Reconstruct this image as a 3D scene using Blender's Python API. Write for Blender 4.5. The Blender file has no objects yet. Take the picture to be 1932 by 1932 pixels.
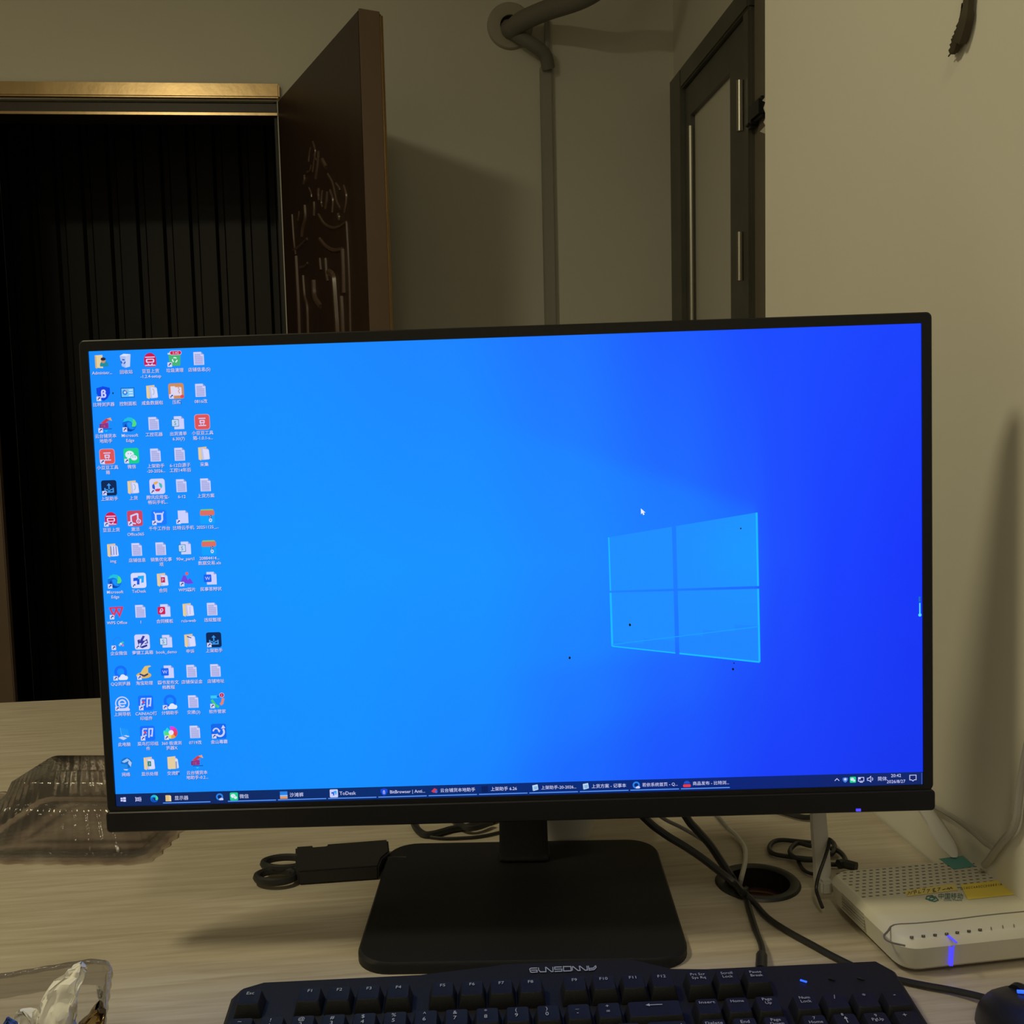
import bpy, bmesh, math, random
from mathutils import Vector, Matrix, noise
random.seed(7)
SC = bpy.context.scene
COL = SC.collection

# ---------------------------------------------------------------- camera, light, exposure
CAM = Vector((0.0, 0.0, 1.143))          # 0.393 m above the desk top (0.75)
F_PX = 1932.0
PITCH, ROLL, YAW = math.radians(5.048), math.radians(1.342), math.radians(5.761)
_f = Vector((math.sin(YAW)*math.cos(PITCH), math.cos(YAW)*math.cos(PITCH), -math.sin(PITCH)))
_r0 = Vector((math.cos(YAW), -math.sin(YAW), 0.0))
_d0 = _f.cross(_r0)
_r = math.cos(ROLL)*_r0 + math.sin(ROLL)*_d0
_d = -math.sin(ROLL)*_r0 + math.cos(ROLL)*_d0
cam_data = bpy.data.cameras.new('camera')
cam = bpy.data.objects.new('camera', cam_data); COL.objects.link(cam)
cam_data.sensor_fit = 'HORIZONTAL'; cam_data.sensor_width = 36.0; cam_data.lens = 36.0*F_PX/1932.0
cam_data.clip_start = 0.02; cam_data.clip_end = 50
M3 = Matrix((_r, -_d, -_f)).transposed()
cam.matrix_world = Matrix.Translation(CAM) @ M3.to_4x4()
SC.camera = cam

world = bpy.data.worlds.new('night'); SC.world = world; world.use_nodes = True
world.node_tree.nodes['Background'].inputs[0].default_value = (0.25, 0.3, 0.4, 1)
world.node_tree.nodes['Background'].inputs[1].default_value = 0.004

lamp_d = bpy.data.lights.new('ceiling_light', 'AREA'); lamp_d.shape = 'DISK'; lamp_d.size = 0.40
lamp_d.energy = 15.0; lamp_d.color = (1.0, 0.91, 0.56)
lamp = bpy.data.objects.new('ceiling_light', lamp_d); COL.objects.link(lamp)
lamp.location = (-1.02, 0.62, 2.60)

lamp2_d = bpy.data.lights.new('fill_light', 'AREA'); lamp2_d.shape = 'DISK'; lamp2_d.size = 0.34  # added fill lamp, softens the monitor's shadow on the right wall
lamp2_d.energy = 8.5; lamp2_d.color = (1.0, 0.91, 0.62)
lamp2 = bpy.data.objects.new('fill_light', lamp2_d); COL.objects.link(lamp2)
lamp2.location = (-0.15, -1.05, 2.68)

SC.view_settings.view_transform = 'Standard'; SC.view_settings.look = 'None'
SC.view_settings.exposure = 0.0; SC.view_settings.gamma = 1.0; SC.view_settings.use_curve_mapping = False
SC.cycles.max_bounces = 8; SC.cycles.diffuse_bounces = 4; SC.cycles.transparent_max_bounces = 24
SC.cycles.use_denoising = True
SC.cycles.sample_clamp_indirect = 4.0

# ---------------------------------------------------------------- helpers
DESK_Z = 0.75
def ray(x, y):
    return _r*((x-966)/F_PX) + _d*((y-966)/F_PX) + _f
def onZ(x, y, z):                        # point at height z above the desk
    v = ray(x, y); return CAM + v*((DESK_Z+z-CAM.z)/v.z)
def onY(x, y, Y):
    v = ray(x, y); return CAM + v*(Y/v.y)
def onX(x, y, X):
    v = ray(x, y); return CAM + v*(X/v.x)
def onP(x, y, p, n):
    v = ray(x, y); return CAM + v*((p-CAM).dot(n)/v.dot(n))
def lin(c):
    return tuple((u/255/12.92 if u/255 <= 0.04045 else ((u/255+0.055)/1.055)**2.4) for u in c)

def new_mat(name):
    m = bpy.data.materials.new(name); m.use_nodes = True
    nt = m.node_tree; return m, nt, nt.nodes['Principled BSDF']
def mat(name, col, rough=0.5, metal=0.0, bump=0.0, bscale=200.0, var=0.0, vscale=6.0, spec=0.5, stretch=None):
    m, nt, b = new_mat(name)
    b.inputs['Base Color'].default_value = (*col, 1); b.inputs['Roughness'].default_value = rough
    b.inputs['Metallic'].default_value = metal; b.inputs['Specular IOR Level'].default_value = spec
    tc = nt.nodes.new('ShaderNodeTexCoord'); mp = nt.nodes.new('ShaderNodeMapping')
    nt.links.new(tc.outputs['Object'], mp.inputs[0])
    if stretch: mp.inputs['Scale'].default_value = stretch
    if bump:
        n = nt.nodes.new('ShaderNodeTexNoise'); n.inputs['Scale'].default_value = bscale
        n.inputs['Detail'].default_value = 3
        bp = nt.nodes.new('ShaderNodeBump'); bp.inputs['Strength'].default_value = bump; bp.inputs['Distance'].default_value = 0.002
        nt.links.new(mp.outputs[0], n.inputs['Vector']); nt.links.new(n.outputs[0], bp.inputs['Height'])
        nt.links.new(bp.outputs[0], b.inputs['Normal'])
    if var:
        n = nt.nodes.new('ShaderNodeTexNoise'); n.inputs['Scale'].default_value = vscale; n.inputs['Detail'].default_value = 5
        mx = nt.nodes.new('ShaderNodeMix'); mx.data_type = 'RGBA'
        mx.inputs['A'].default_value = (*[c*(1-var) for c in col], 1)
        mx.inputs['B'].default_value = (*[min(1, c*(1+var)) for c in col], 1)
        nt.links.new(mp.outputs[0], n.inputs['Vector']); nt.links.new(n.outputs[0], mx.inputs['Factor'])
        nt.links.new(mx.outputs['Result'], b.inputs['Base Color'])
    return m
def emit_mat(name, col, s):
    m, nt, b = new_mat(name)
    b.inputs['Base Color'].default_value = (*col, 1)
    b.inputs['Emission Color'].default_value = (*col, 1); b.inputs['Emission Strength'].default_value = s
    return m
def attr_mat(name, emission):
    m, nt, b = new_mat(name)
    a = nt.nodes.new('ShaderNodeAttribute'); a.attribute_name = 'Col'
    if emission:
        b.inputs['Base Color'].default_value = (0, 0, 0, 1); b.inputs['Roughness'].default_value = 0.35
        b.inputs['Specular IOR Level'].default_value = 0.15
        nt.links.new(a.outputs['Color'], b.inputs['Emission Color']); b.inputs['Emission Strength'].default_value = emission
    else:
        nt.links.new(a.outputs['Color'], b.inputs['Base Color']); b.inputs['Roughness'].default_value = 0.5
    return m
def plastic_mat(name, tint, blend=0.35, rough=0.12, haze=0.0, stain=None):
    m = bpy.data.materials.new(name); m.use_nodes = True; nt = m.node_tree; nt.nodes.clear()
    out = nt.nodes.new('ShaderNodeOutputMaterial'); tr = nt.nodes.new('ShaderNodeBsdfTransparent')
    tr.inputs[0].default_value = (*tint, 1)
    gl = nt.nodes.new('ShaderNodeBsdfGlossy'); gl.inputs['Roughness'].default_value = rough
    tc = nt.nodes.new('ShaderNodeTexCoord'); ns = nt.nodes.new('ShaderNodeTexNoise'); ns.inputs['Scale'].default_value = 55; ns.inputs['Detail'].default_value = 4
    nt.links.new(tc.outputs['Object'], ns.inputs['Vector'])
    bp = nt.nodes.new('ShaderNodeBump'); bp.inputs['Strength'].default_value = 0.5; bp.inputs['Distance'].default_value = 0.004
    nt.links.new(ns.outputs[0], bp.inputs['Height']); nt.links.new(bp.outputs[0], gl.inputs['Normal'])
    if stain:
        n2 = nt.nodes.new('ShaderNodeTexNoise'); n2.inputs['Scale'].default_value = 28; n2.inputs['Detail'].default_value = 3
        nt.links.new(tc.outputs['Object'], n2.inputs['Vector'])
        cr = nt.nodes.new('ShaderNodeValToRGB'); cr.color_ramp.elements[0].position = 0.40; cr.color_ramp.elements[1].position = 0.62
        cr.color_ramp.elements[0].color = (*tint, 1); cr.color_ramp.elements[1].color = (*stain, 1)
        nt.links.new(n2.outputs[0], cr.inputs[0]); nt.links.new(cr.outputs[0], tr.inputs[0])
    df = nt.nodes.new('ShaderNodeBsdfTranslucent'); df.inputs[0].default_value = (0.7, 0.68, 0.66, 1)
    dd = nt.nodes.new('ShaderNodeBsdfDiffuse'); dd.inputs[0].default_value = (0.7, 0.68, 0.66, 1)
    m0 = nt.nodes.new('ShaderNodeMixShader'); nt.links.new(df.outputs[0], m0.inputs[1]); nt.links.new(dd.outputs[0], m0.inputs[2])
    m1 = nt.nodes.new('ShaderNodeMixShader'); m1.inputs[0].default_value = haze
    nt.links.new(tr.outputs[0], m1.inputs[1]); nt.links.new(m0.outputs[0], m1.inputs[2])
    lw = nt.nodes.new('ShaderNodeFresnel'); lw.inputs['IOR'].default_value = 1.0+blend
    m2 = nt.nodes.new('ShaderNodeMixShader')
    nt.links.new(lw.outputs[0], m2.inputs[0]); nt.links.new(m1.outputs[0], m2.inputs[1]); nt.links.new(gl.outputs[0], m2.inputs[2])
    nt.links.new(m2.outputs[0], out.inputs[0])
    return m

class MB:
    def __init__(self): self.v = []; self.f = []; self.c = []
    def add(self, vs, fs, xf=None, col=None):
        o = len(self.v)
        for p in vs:
            p = Vector(p); self.v.append(xf @ p if xf is not None else p)
        for q in fs: self.f.append([o+i for i in q]); self.c.append(col)
        return self
    def box(self, a, b, xf=None, col=None):
        x0, y0, z0 = a; x1, y1, z1 = b
        return self.add([(x0,y0,z0),(x1,y0,z0),(x1,y1,z0),(x0,y1,z0),(x0,y0,z1),(x1,y0,z1),(x1,y1,z1),(x0,y1,z1)],
            [(0,3,2,1),(4,5,6,7),(0,1,5,4),(1,2,6,5),(2,3,7,6),(3,0,4,7)], xf, col)
    def loft(self, rings, cap0=True, cap1=True, xf=None, closed=True):
        n = len(rings[0]); vs = [p for r in rings for p in r]; fs = []
        for k in range(len(rings)-1):
            for i in range(n if closed else n-1):
                j = (i+1) % n
                fs.append((k*n+i, k*n+j, (k+1)*n+j, (k+1)*n+i))
        if cap0: fs.append(tuple(range(n-1, -1, -1)))
        if cap1: fs.append(tuple((len(rings)-1)*n+i for i in range(n)))
        return self.add(vs, fs, xf)
    def prism(self, poly, z0, z1, xf=None):
        return self.loft([[(x, y, z0) for x, y in poly], [(x, y, z1) for x, y in poly]], xf=xf)
    def tube(self, pts, r, seg=8, smooth=4, closed=False, radii=None, flat=1.0):
        P = [Vector(p) for p in pts]
        if smooth > 1 and len(P) > 2: P = catmull(P, smooth, closed)
        n = len(P)
        T = []
        for i in range(n):
            a = P[(i-1) % n] if closed or i > 0 else P[i]; b = P[(i+1) % n] if closed or i < n-1 else P[i]
            t = (b-a); T.append(t.normalized() if t.length > 1e-9 else Vector((0, 0, 1)))
        up = Vector((0, 0, 1)) if abs(T[0].z) < 0.9 else Vector((1, 0, 0))
        N = (up - T[0]*up.dot(T[0])).normalized(); rings = []
        for i in range(n):
            N = (N - T[i]*N.dot(T[i])).normalized(); B = T[i].cross(N)
            rr = r if radii is None else radii[min(len(radii)-1, int(round(i*(len(radii)-1)/max(1, n-1))))]
            rings.append([P[i] + (N*math.cos(2*math.pi*k/seg)*flat + B*math.sin(2*math.pi*k/seg))*rr for k in range(seg)])
        if closed:
            rings.append(rings[0]); return self.loft(rings, False, False)
        return self.loft(rings)
    def lathe(self, prof, seg=32, xf=None):
        rings = [[(r*math.cos(2*math.pi*k/seg), r*math.sin(2*math.pi*k/seg), z) for k in range(seg)] for r, z in prof]
        return self.loft(rings, False, False, xf)
    def build(self, name, m, parent=None, xf=None, bevel=0.0, smooth=True, ang=38, bseg=2):
        me = bpy.data.meshes.new(name)
        inv = None
        vs = self.v
        if parent is not None and xf is None and parent.get('_org') is not None:
            o = Vector(parent['_org']); vs = [p-o for p in vs]
        me.from_pydata([tuple(p) for p in vs], [], self.f)
        bm = bmesh.new(); bm.from_mesh(me)
        if any(c is not None for c in self.c):
            bm.free(); ca = me.color_attributes.new('Col', 'FLOAT_COLOR', 'CORNER'); k = 0
            for pi, p in enumerate(me.polygons):
                c = self.c[pi] or (1, 1, 1)
                for li in p.loop_indices: ca.data[li].color = (*c, 1)
        else:
            bmesh.ops.recalc_face_normals(bm, faces=bm.faces)
            if bevel:
                es = [e for e in bm.edges if len(e.link_faces) == 2 and e.calc_face_angle(0) > math.radians(30)]
                bmesh.ops.bevel(bm, geom=es, offset=bevel, segments=bseg, affect='EDGES', clamp_overlap=True)
            bm.to_mesh(me); bm.free()
        if smooth:
            for p in me.polygons: p.use_smooth = True
            me.set_sharp_from_angle(angle=math.radians(ang))
        for mm in (m if isinstance(m, (list, tuple)) else [m]): me.materials.append(mm)
        o = bpy.data.objects.new(name, me); COL.objects.link(o)
        if parent is not None:
            o.parent = parent
            if parent.get('_org') is not None: o['_org'] = list(parent['_org'])
        return o
def catmull(P, k, closed=False):
    n = len(P); out = []
    rng = n if closed else n-1
    for i in range(rng):
        p0 = P[(i-1) % n] if closed or i > 0 else P[0]*2-P[1]
        p1 = P[i]; p2 = P[(i+1) % n]; p3 = P[(i+2) % n] if closed or i+2 < n else P[-1]*2-P[-2]
        for s in range(k):
            t = s/k
            out.append(0.5*((2*p1)+(p2-p0)*t+(2*p0-5*p1+4*p2-p3)*t*t+(3*p1-p0-3*p2+p3)*t**3))
    if not closed: out.append(P[-1])
    return out
def tag(o, label=None, cat=None, group=None, kind=None):
    if label: o['label'] = label
    if cat: o['category'] = cat
    if group: o['group'] = group
    if kind: o['kind'] = kind
    return o
def empty(name, loc, label=None, cat=None, group=None, M=None):
    o = bpy.data.objects.new(name, None); COL.objects.link(o); o.empty_display_size = 0.02
    if M is not None: o.matrix_world = M
    else: o.location = loc; o['_org'] = list(loc)      # children of a plain empty are written in world coordinates
    return tag(o, label, cat, group)
def single(mb, name, m, label, cat, group=None, **kw):
    """a thing that is one mesh, its origin at its base"""
    lo = Vector((min(p.x for p in mb.v), min(p.y for p in mb.v), min(p.z for p in mb.v)))
    hi = Vector((max(p.x for p in mb.v), max(p.y for p in mb.v), max(p.z for p in mb.v)))
    c = Vector(((lo.x+hi.x)/2, (lo.y+hi.y)/2, lo.z)); mb.v = [p-c for p in mb.v]
    o = mb.build(name, m, **kw); o.location = c
    return tag(o, label, cat, group)
def struct(mb, name, m, parent=None, **kw):
    o = mb.build(name, m, parent, **kw)
    if parent is None: o['kind'] = 'structure'
    return o

# ---- flat print: text and shapes in a plane
_tc = {}
_fc = bpy.data.curves.new('lettering', 'FONT'); _fo = bpy.data.objects.new('lettering', _fc); COL.objects.link(_fo)
_fc.resolution_u = 2; _fc.size = 1.0
def text_geo(s, bold=0.0):
    if (s, bold) in _tc: return _tc[(s, bold)]
    _fc.body = s; _fc.offset = bold
    dg = bpy.context.evaluated_depsgraph_get(); dg.update()
    me = bpy.data.meshes.new_from_object(_fo.evaluated_get(dg))
    r = ([(v.co.x, v.co.y) for v in me.vertices], [list(p.vertices) for p in me.polygons])
    bpy.data.meshes.remove(me); _tc[(s, bold)] = r
    return r
class Flat:
    """u to the right, v downwards; xf(u, v, layer) gives the point in the parent's frame"""
    def __init__(self, xf): self.xf = xf; self.mb = MB(); self.l = 0.0; self.o = (0, 0)
    def poly(self, pts, col, up=True):
        if up: self.l += 1
        self.mb.add([self.xf(u+self.o[0], v+self.o[1], self.l) for u, v in pts], [list(range(len(pts)-1, -1, -1))], None, lin(col) if max(col) > 1 else col)
    def rect(self, a, b, c, d, col): self.poly([(a, b), (c, b), (c, d), (a, d)], col)
    def rrect(self, a, b, c, d, r, col, n=4):
        pts = []
        for cx, cy, s in ((c-r, b+r, -90), (c-r, d-r, 0), (a+r, d-r, 90), (a+r, b+r, 180)):
            for k in range(n+1):
                t = math.radians(s+90*k/n); pts.append((cx+r*math.cos(t), cy+r*math.sin(t)))
        self.poly(pts, col)
    def ell(self, cx, cy, rx, ry, col, n=20, a0=0, a1=360):
        full = a1-a0 >= 360
        pts = [(cx+rx*math.cos(math.radians(a0+(a1-a0)*k/n)), cy+ry*math.sin(math.radians(a0+(a1-a0)*k/n))) for k in range(n if full else n+1)]
        self.poly(pts, col)
    def stroke(self, pts, w, col, closed=False):
        self.l += 1; P = [Vector(p) for p in pts]; n = len(P); L = []; R = []
        for i in range(n):
            a = P[(i-1) % n] if closed or i > 0 else None; b = P[(i+1) % n] if closed or i < n-1 else None
            d0 = (P[i]-a).normalized() if a is not None else (b-P[i]).normalized()
            d1 = (b-P[i]).normalized() if b is not None else d0
            nn = Vector((-(d0+d1).y, (d0+d1).x)); nn = nn.normalized() if nn.length > 1e-6 else Vector((-d0.y, d0.x))
            m = w/2/max(0.45, nn.dot(Vector((-d0.y, d0.x))))
            L.append(P[i]+nn*m); R.append(P[i]-nn*m)
        for i in range(n if closed else n-1):
            j = (i+1) % n; self.poly([L[i], L[j], R[j], R[i]], col, False)
    def arc(self, cx, cy, r, a0, a1, w, col, n=14, ry=None):
        ry = ry or r
        self.stroke([(cx+r*math.cos(math.radians(a0+(a1-a0)*k/n)), cy+ry*math.sin(math.radians(a0+(a1-a0)*k/n))) for k in range(n+1)], w, col, False)
    def text(self, s, x, y, size, col, align='c', w=None, bold=0.0):
        vs, fs = text_geo(s, bold)
        if not vs: return
        x0 = min(v[0] for v in vs); x1 = max(v[0] for v in vs)
        sx = size if w is None else min(size*1.3, w/(x1-x0))
        off = {'c': -(x0+x1)/2, 'l': -x0, 'r': -x1}[align]
        self.l += 1; c = lin(col) if max(col) > 1 else col
        self.mb.add([self.xf(x+self.o[0]+(a+off)*sx, y+self.o[1]-(b-0.36)*size, self.l) for a, b in vs], [list(f) for f in fs], None, c)
    def build(self, name, m, parent): return self.mb.build(name, m, parent, smooth=False)
# ---------------------------------------------------------------- materials
wall_m = mat('wall_paint', (0.74, 0.71, 0.64), 0.7, bump=0.12, bscale=35, var=0.05, vscale=3)
ceil_m = mat('ceiling_paint', (0.78, 0.76, 0.70), 0.8)
floor_m = mat('floor_tile', (0.30, 0.27, 0.23), 0.4, var=0.1)
dark_wood = mat('dark_door_wood', (0.035, 0.018, 0.012), 0.42, bump=0.08, bscale=60, var=0.3, vscale=8, stretch=(4, 4, 0.4))
carve_m = mat('door_carving', (0.10, 0.06, 0.045), 0.32)
edge_m = mat('door_edge', (0.17, 0.115, 0.085), 0.45, var=0.15, vscale=5)
gold_m = mat('bronze_trim', (0.46, 0.32, 0.17), 0.27, 0.95, bump=0.15, bscale=25, var=0.2, vscale=8)
steel_m = mat('grey_door_metal', (0.15, 0.145, 0.13), 0.42, 0.55, var=0.25, vscale=9)
steel_hi = mat('hinge_metal', (0.5, 0.48, 0.43), 0.3, 0.9)
glass_m = mat('dark_door_glass', (0.022, 0.022, 0.023), 0.8, spec=0.03)
brown_m = mat('brown_casing', (0.22, 0.19, 0.15), 0.5, var=0.15)
hall_m = mat('hall_dark', (0.03, 0.028, 0.03), 0.8)
slat_m = mat('dark_slat', (0.013, 0.011, 0.012), 0.5, spec=0.35)
pipe_m = mat('grey_pipe_wrap', (0.20, 0.19, 0.165), 0.7, bump=0.3, bscale=60)
trunk_m = mat('grey_trunking', (0.36, 0.35, 0.31), 0.6)
ring_m = mat('wall_sleeve', (0.42, 0.39, 0.33), 0.6)
black_hole = mat('hole_black', (0.006, 0.006, 0.006), 0.9)
blk = mat('black_plastic', (0.012, 0.012, 0.014), 0.42, bump=0.05, bscale=900)
blk_matte = mat('matte_black_plastic', (0.008, 0.008, 0.010), 0.55, bump=0.10, bscale=900, spec=0.35)
blk_gloss = mat('bezel_plastic', (0.006, 0.006, 0.008), 0.4, spec=0.35)
key_m = mat('keycap_plastic', (0.009, 0.009, 0.011), 0.55, bump=0.12, bscale=1200, spec=0.3)
shell_m = mat('keyboard_shell', (0.011, 0.011, 0.013), 0.6, bump=0.12, bscale=1000, spec=0.3)
cord_m = mat('black_cord', (0.012, 0.012, 0.014), 0.45)
grey_cord = mat('grey_cord', (0.25, 0.24, 0.25), 0.5)
white_cord = mat('white_cord', (0.62, 0.61, 0.57), 0.5)
wall_cord = mat('painted_cord', (0.36, 0.34, 0.31), 0.6)
router_m = mat('router_white', (0.68, 0.65, 0.55), 0.55, var=0.06, vscale=30)
ant_m = mat('antenna_white', (0.60, 0.58, 0.55), 0.5)
slot_m = mat('vent_dark', (0.16, 0.145, 0.135), 0.8)
groove_m = mat('router_groove', (0.36, 0.34, 0.29), 0.8)
cup_m = mat('white_cup', (0.72, 0.71, 0.70), 0.4)
tissue_m = mat('tissue', (0.85, 0.83, 0.79), 0.85, bump=0.25, bscale=90)
foil_m = mat('wrapper_foil', (0.35, 0.24, 0.10), 0.22, 0.7, bump=0.5, bscale=120)
blue_m = mat('blue_wrapper', (0.05, 0.10, 0.35), 0.4)
sheath_m = mat('dark_sheath', (0.016, 0.015, 0.020), 0.5, bump=0.1, bscale=200)
frond_m = mat('dried_frond', (0.060, 0.047, 0.028), 0.85)
plaster_m = mat('plaster_chip', (0.6, 0.57, 0.5), 0.9)
clear_m = plastic_mat('clear_plastic', (0.90, 0.88, 0.87), 0.42, 0.12, 0.12, (0.70, 0.62, 0.61))
tub_m = plastic_mat('tub_plastic', (0.90, 0.89, 0.87), 0.42, 0.12, 0.08)
rim_m = plastic_mat('rim_plastic', (0.58, 0.56, 0.54), 0.45, 0.12, 0.10)
led_blue = emit_mat('blue_led', (0.02, 0.10, 1.0), 1.6)
led_blue_soft = emit_mat('blue_led_glow', (0.07, 0.06, 0.95), 1.0)
screen_m = attr_mat('screen_picture', 1.0)
print_m = attr_mat('printed_marks', 0)

# desk laminate: pale wood with fine grain running along the desk
desk_m, nt, b = new_mat('pale_laminate')
tc = nt.nodes.new('ShaderNodeTexCoord'); mp = nt.nodes.new('ShaderNodeMapping'); mp.inputs['Scale'].default_value = (5, 75, 5)
nt.links.new(tc.outputs['Object'], mp.inputs[0])
n1 = nt.nodes.new('ShaderNodeTexNoise'); n1.inputs['Scale'].default_value = 2.2; n1.inputs['Detail'].default_value = 6; n1.inputs['Distortion'].default_value = 0.6
nt.links.new(mp.outputs[0], n1.inputs['Vector'])
rp = nt.nodes.new('ShaderNodeValToRGB'); rp.color_ramp.elements[0].position = 0.3; rp.color_ramp.elements[1].position = 0.72
rp.color_ramp.elements[0].color = (0.42, 0.355, 0.275, 1); rp.color_ramp.elements[1].color = (0.56, 0.50, 0.42, 1)
nt.links.new(n1.outputs[0], rp.inputs[0]); nt.links.new(rp.outputs[0], b.inputs['Base Color'])
b.inputs['Roughness'].default_value = 0.42
bp = nt.nodes.new('ShaderNodeBump'); bp.inputs['Strength'].default_value = 0.06; bp.inputs['Distance'].default_value = 0.001
nt.links.new(n1.outputs[0], bp.inputs['Height']); nt.links.new(bp.outputs[0], b.inputs['Normal'])
chip_m = mat('chipboard_edge', (0.30, 0.17, 0.11), 0.9, var=0.3, vscale=120)

# ---------------------------------------------------------------- room shell
WX, CY = 0.447, 1.252                   # face and far corner of the near right wall
RX, BY = 0.79, 2.95                     # recessed right wall, back wall
struct(MB().box((-2.3, -2.1, -0.1), (3.0, 4.6, 0)), 'floor', floor_m)
struct(MB().box((-2.3, -2.1, 2.75), (3.0, 4.6, 2.85)), 'ceiling', ceil_m)
struct(MB().box((-2.3, -2.1, 0), (-2.2, BY, 2.75)), 'wall_left', wall_m)
struct(MB().box((-2.3, -2.2, 0), (1.2, -2.1, 2.75)), 'wall_front', wall_m)
wr = struct(MB().prism([(WX, -2.1), (RX+0.35, -2.1), (RX+0.35, CY), (WX, CY)], 0, 2.75), 'wall_right', wall_m, bevel=0.006)
wr2 = struct(MB().box((RX, CY, 0), (RX+0.35, BY+0.12, 2.75)), 'wall_right_recess', wall_m)
DX0, DX1, DZ = -1.11, -0.325, 2.035    # doorway in the back wall
wb = MB()
wb.box((-2.3, BY, 0), (DX0, BY+0.12, 2.75)); wb.box((DX1, BY, 0), (RX, BY+0.12, 2.75)); wb.box((DX0, BY, DZ), (DX1, BY+0.12, 2.75))
struct(wb, 'wall_back', wall_m, smooth=False)
# dark hall behind the doorway, closed by a wall of upright slats
hw = MB(); hw.box((-2.3, 4.4, 0), (1.2, 4.5, 2.75)); hw.box((-2.3, BY+0.12, 0), (-2.2, 4.4, 2.75)); hw.box((1.1, BY+0.12, 0), (1.2, 4.4, 2.75))
hall = struct(hw, 'wall_hall', hall_m, smooth=False)
SY = 3.60
sw = struct(MB().box((-2.15, SY, 0), (1.05, SY+0.02, 2.7)), 'wall_slatted', slat_m)
sl = MB().prism([(-0.0335, 0), (-0.031, -0.014), (-0.026, -0.02), (0.026, -0.02), (0.031, -0.014), (0.0335, 0)], 0, 2.66)
first = None
for k in range(15):
    p = onY(37+46*k, 560, SY); x = -1.24 + 0.0857*k
    if first is None:
        first = sl.build('slat', slat_m, sw); s_ = first
    else:
        s_ = first.copy(); COL.objects.link(s_); s_.parent = sw
    s_.location = (x, SY, 0.02)
hb = MB().box((-0.42, SY-0.06, 1.375), (-0.22, SY-0.035, 1.395)); hb.box((-0.40, SY-0.035, 1.38), (-0.385, SY-0.019, 1.39)); hb.box((-0.255, SY-0.035, 1.38), (-0.24, SY-0.019, 1.39))
hb.build('handle', steel_hi, sw, bevel=0.004)

# doorway casing and the open carved leaf
cas = empty('door_1', (DX1, BY, 0)); cas['kind'] = 'structure'
g = MB(); g.box((DX0-0.05, BY-0.022, DZ+0.002), (DX1+0.01, BY+0.002, DZ+0.040))
g.build('lintel_casing', gold_m, cas, bevel=0.004)
g = MB(); g.box((DX0, BY+0.005, DZ-0.034), (DX1, BY+0.11, DZ-0.006))
g.build('lintel_stop', dark_wood, cas, bevel=0.002)
g = MB(); g.box((DX0, BY-0.004, DZ-0.040), (DX1, BY+0.008, DZ-0.033))
g.build('stop_strip', gold_m, cas)
g = MB(); g.box((DX0-0.06, BY-0.022, 0), (DX0, BY+0.122, DZ+0.002)); g.build('jamb_casing', edge_m, cas, bevel=0.003)
g = MB(); g.box((DX1-0.010, BY+0.010, 0), (DX1, BY+0.11, DZ)); g.build('hinge_jamb', slat_m, cas)
H0 = Vector((-0.322, BY-0.012, 0)); N0 = onY(677, 15, 2.295); TOPZ = N0.z
ev = Vector((N0.x-H0.x, N0.y-H0.y, 0)); LW = ev.length; ev.normalize(); nv = Vector((-ev.y, ev.x, 0))
if nv.x < 0: nv = -nv
ML = Matrix((ev, nv, Vector((0, 0, 1)))).transposed().to_4x4(); ML.translation = H0     # leaf: x along, y thickness (away), z up
leaf = MB().box((0, 0, 0.01), (LW-0.004, 0.052, TOPZ), ML)
leaf = leaf.build('leaf', dark_wood, cas, bevel=0.003)
MB().box((LW-0.004, 0.0, 0.01), (LW, 0.047, TOPZ), ML).build('leaf_edge', edge_m, leaf, bevel=0.001)
MB().box((LW-0.006, 0.047, 0.01), (LW+0.001, 0.054, TOPZ-0.008), ML).build('edge_strip', gold_m, leaf, bevel=0.001)
carv = [
 ([(712,915),(728,1200),(738,1450),(745,1740),(750,2100)],3.4), ([(470,850),(520,930),(590,965),(650,955),(712,915)],4),
 ([(680,1150),(688,1350),(692,1530)],6), ([(480,1060),(530,1120),(600,1160),(680,1150)],5),
 ([(240,850),(248,980),(258,1100),(272,1200)],3.6), ([(275,1210),(288,1450),(300,1700),(310,2100)],6),
 ([(250,1160),(320,1110),(370,1060)],4), ([(335,1380),(350,1560),(370,1640),(378,1860),(384,2100)],4.5),
 ([(420,220),(442,300),(430,400),(420,480)],3.5), ([(470,300),(462,420),(445,540)],4), ([(345,510),(348,545),(340,580)],4),
 ([(400,270),(390,330),(385,390)],3.5), ([(505,375),(522,410),(538,440)],6), ([(550,500),(590,570),(612,660),(630,740),(660,800)],3.6),
 ([(690,600),(712,680),(708,760),(695,830)],3.6), ([(503,640),(495,740),(505,790)],3.5), ([(545,650),(540,730),(530,800)],4),
 ([(570,640),(595,720),(590,830)],4), ([(470,620),(468,680),(475,730)],4), ([(350,770),(355,880),(335,960),(325,1040)],5),
 ([(430,740),(432,800),(430,860)],4), ([(385,620),(405,660),(410,700)],3), ([(300,820),(296,870),(290,900)],3), ([(640,850),(650,870),(648,895)],5),
 ([(480,1230),(486,1290),(490,1330)],4), ([(530,1230),(540,1360),(550,1430)],4.5), ([(560,1350),(600,1380),(612,1450),(630,1700),(640,1860),(646,2100)],9),
 ([(430,1420),(440,1560),(490,1650)],8), ([(670,1560),(678,1700),(684,1860),(690,2100)],6), ([(310,1310),(350,1300),(375,1270)],4),
 ([(620,580),(650,620),(655,640)],3), ([(430,330),(452,380),(470,360)],3), ([(405,420),(395,470),(370,480)],3)]
cm = MB()
for pts, w in carv:
    cm.tube([onP(500+x/4.6, 220+y/4.6, H0, nv) - nv*0.001 for x, y in pts], w*0.00095, 6, 4)
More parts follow.
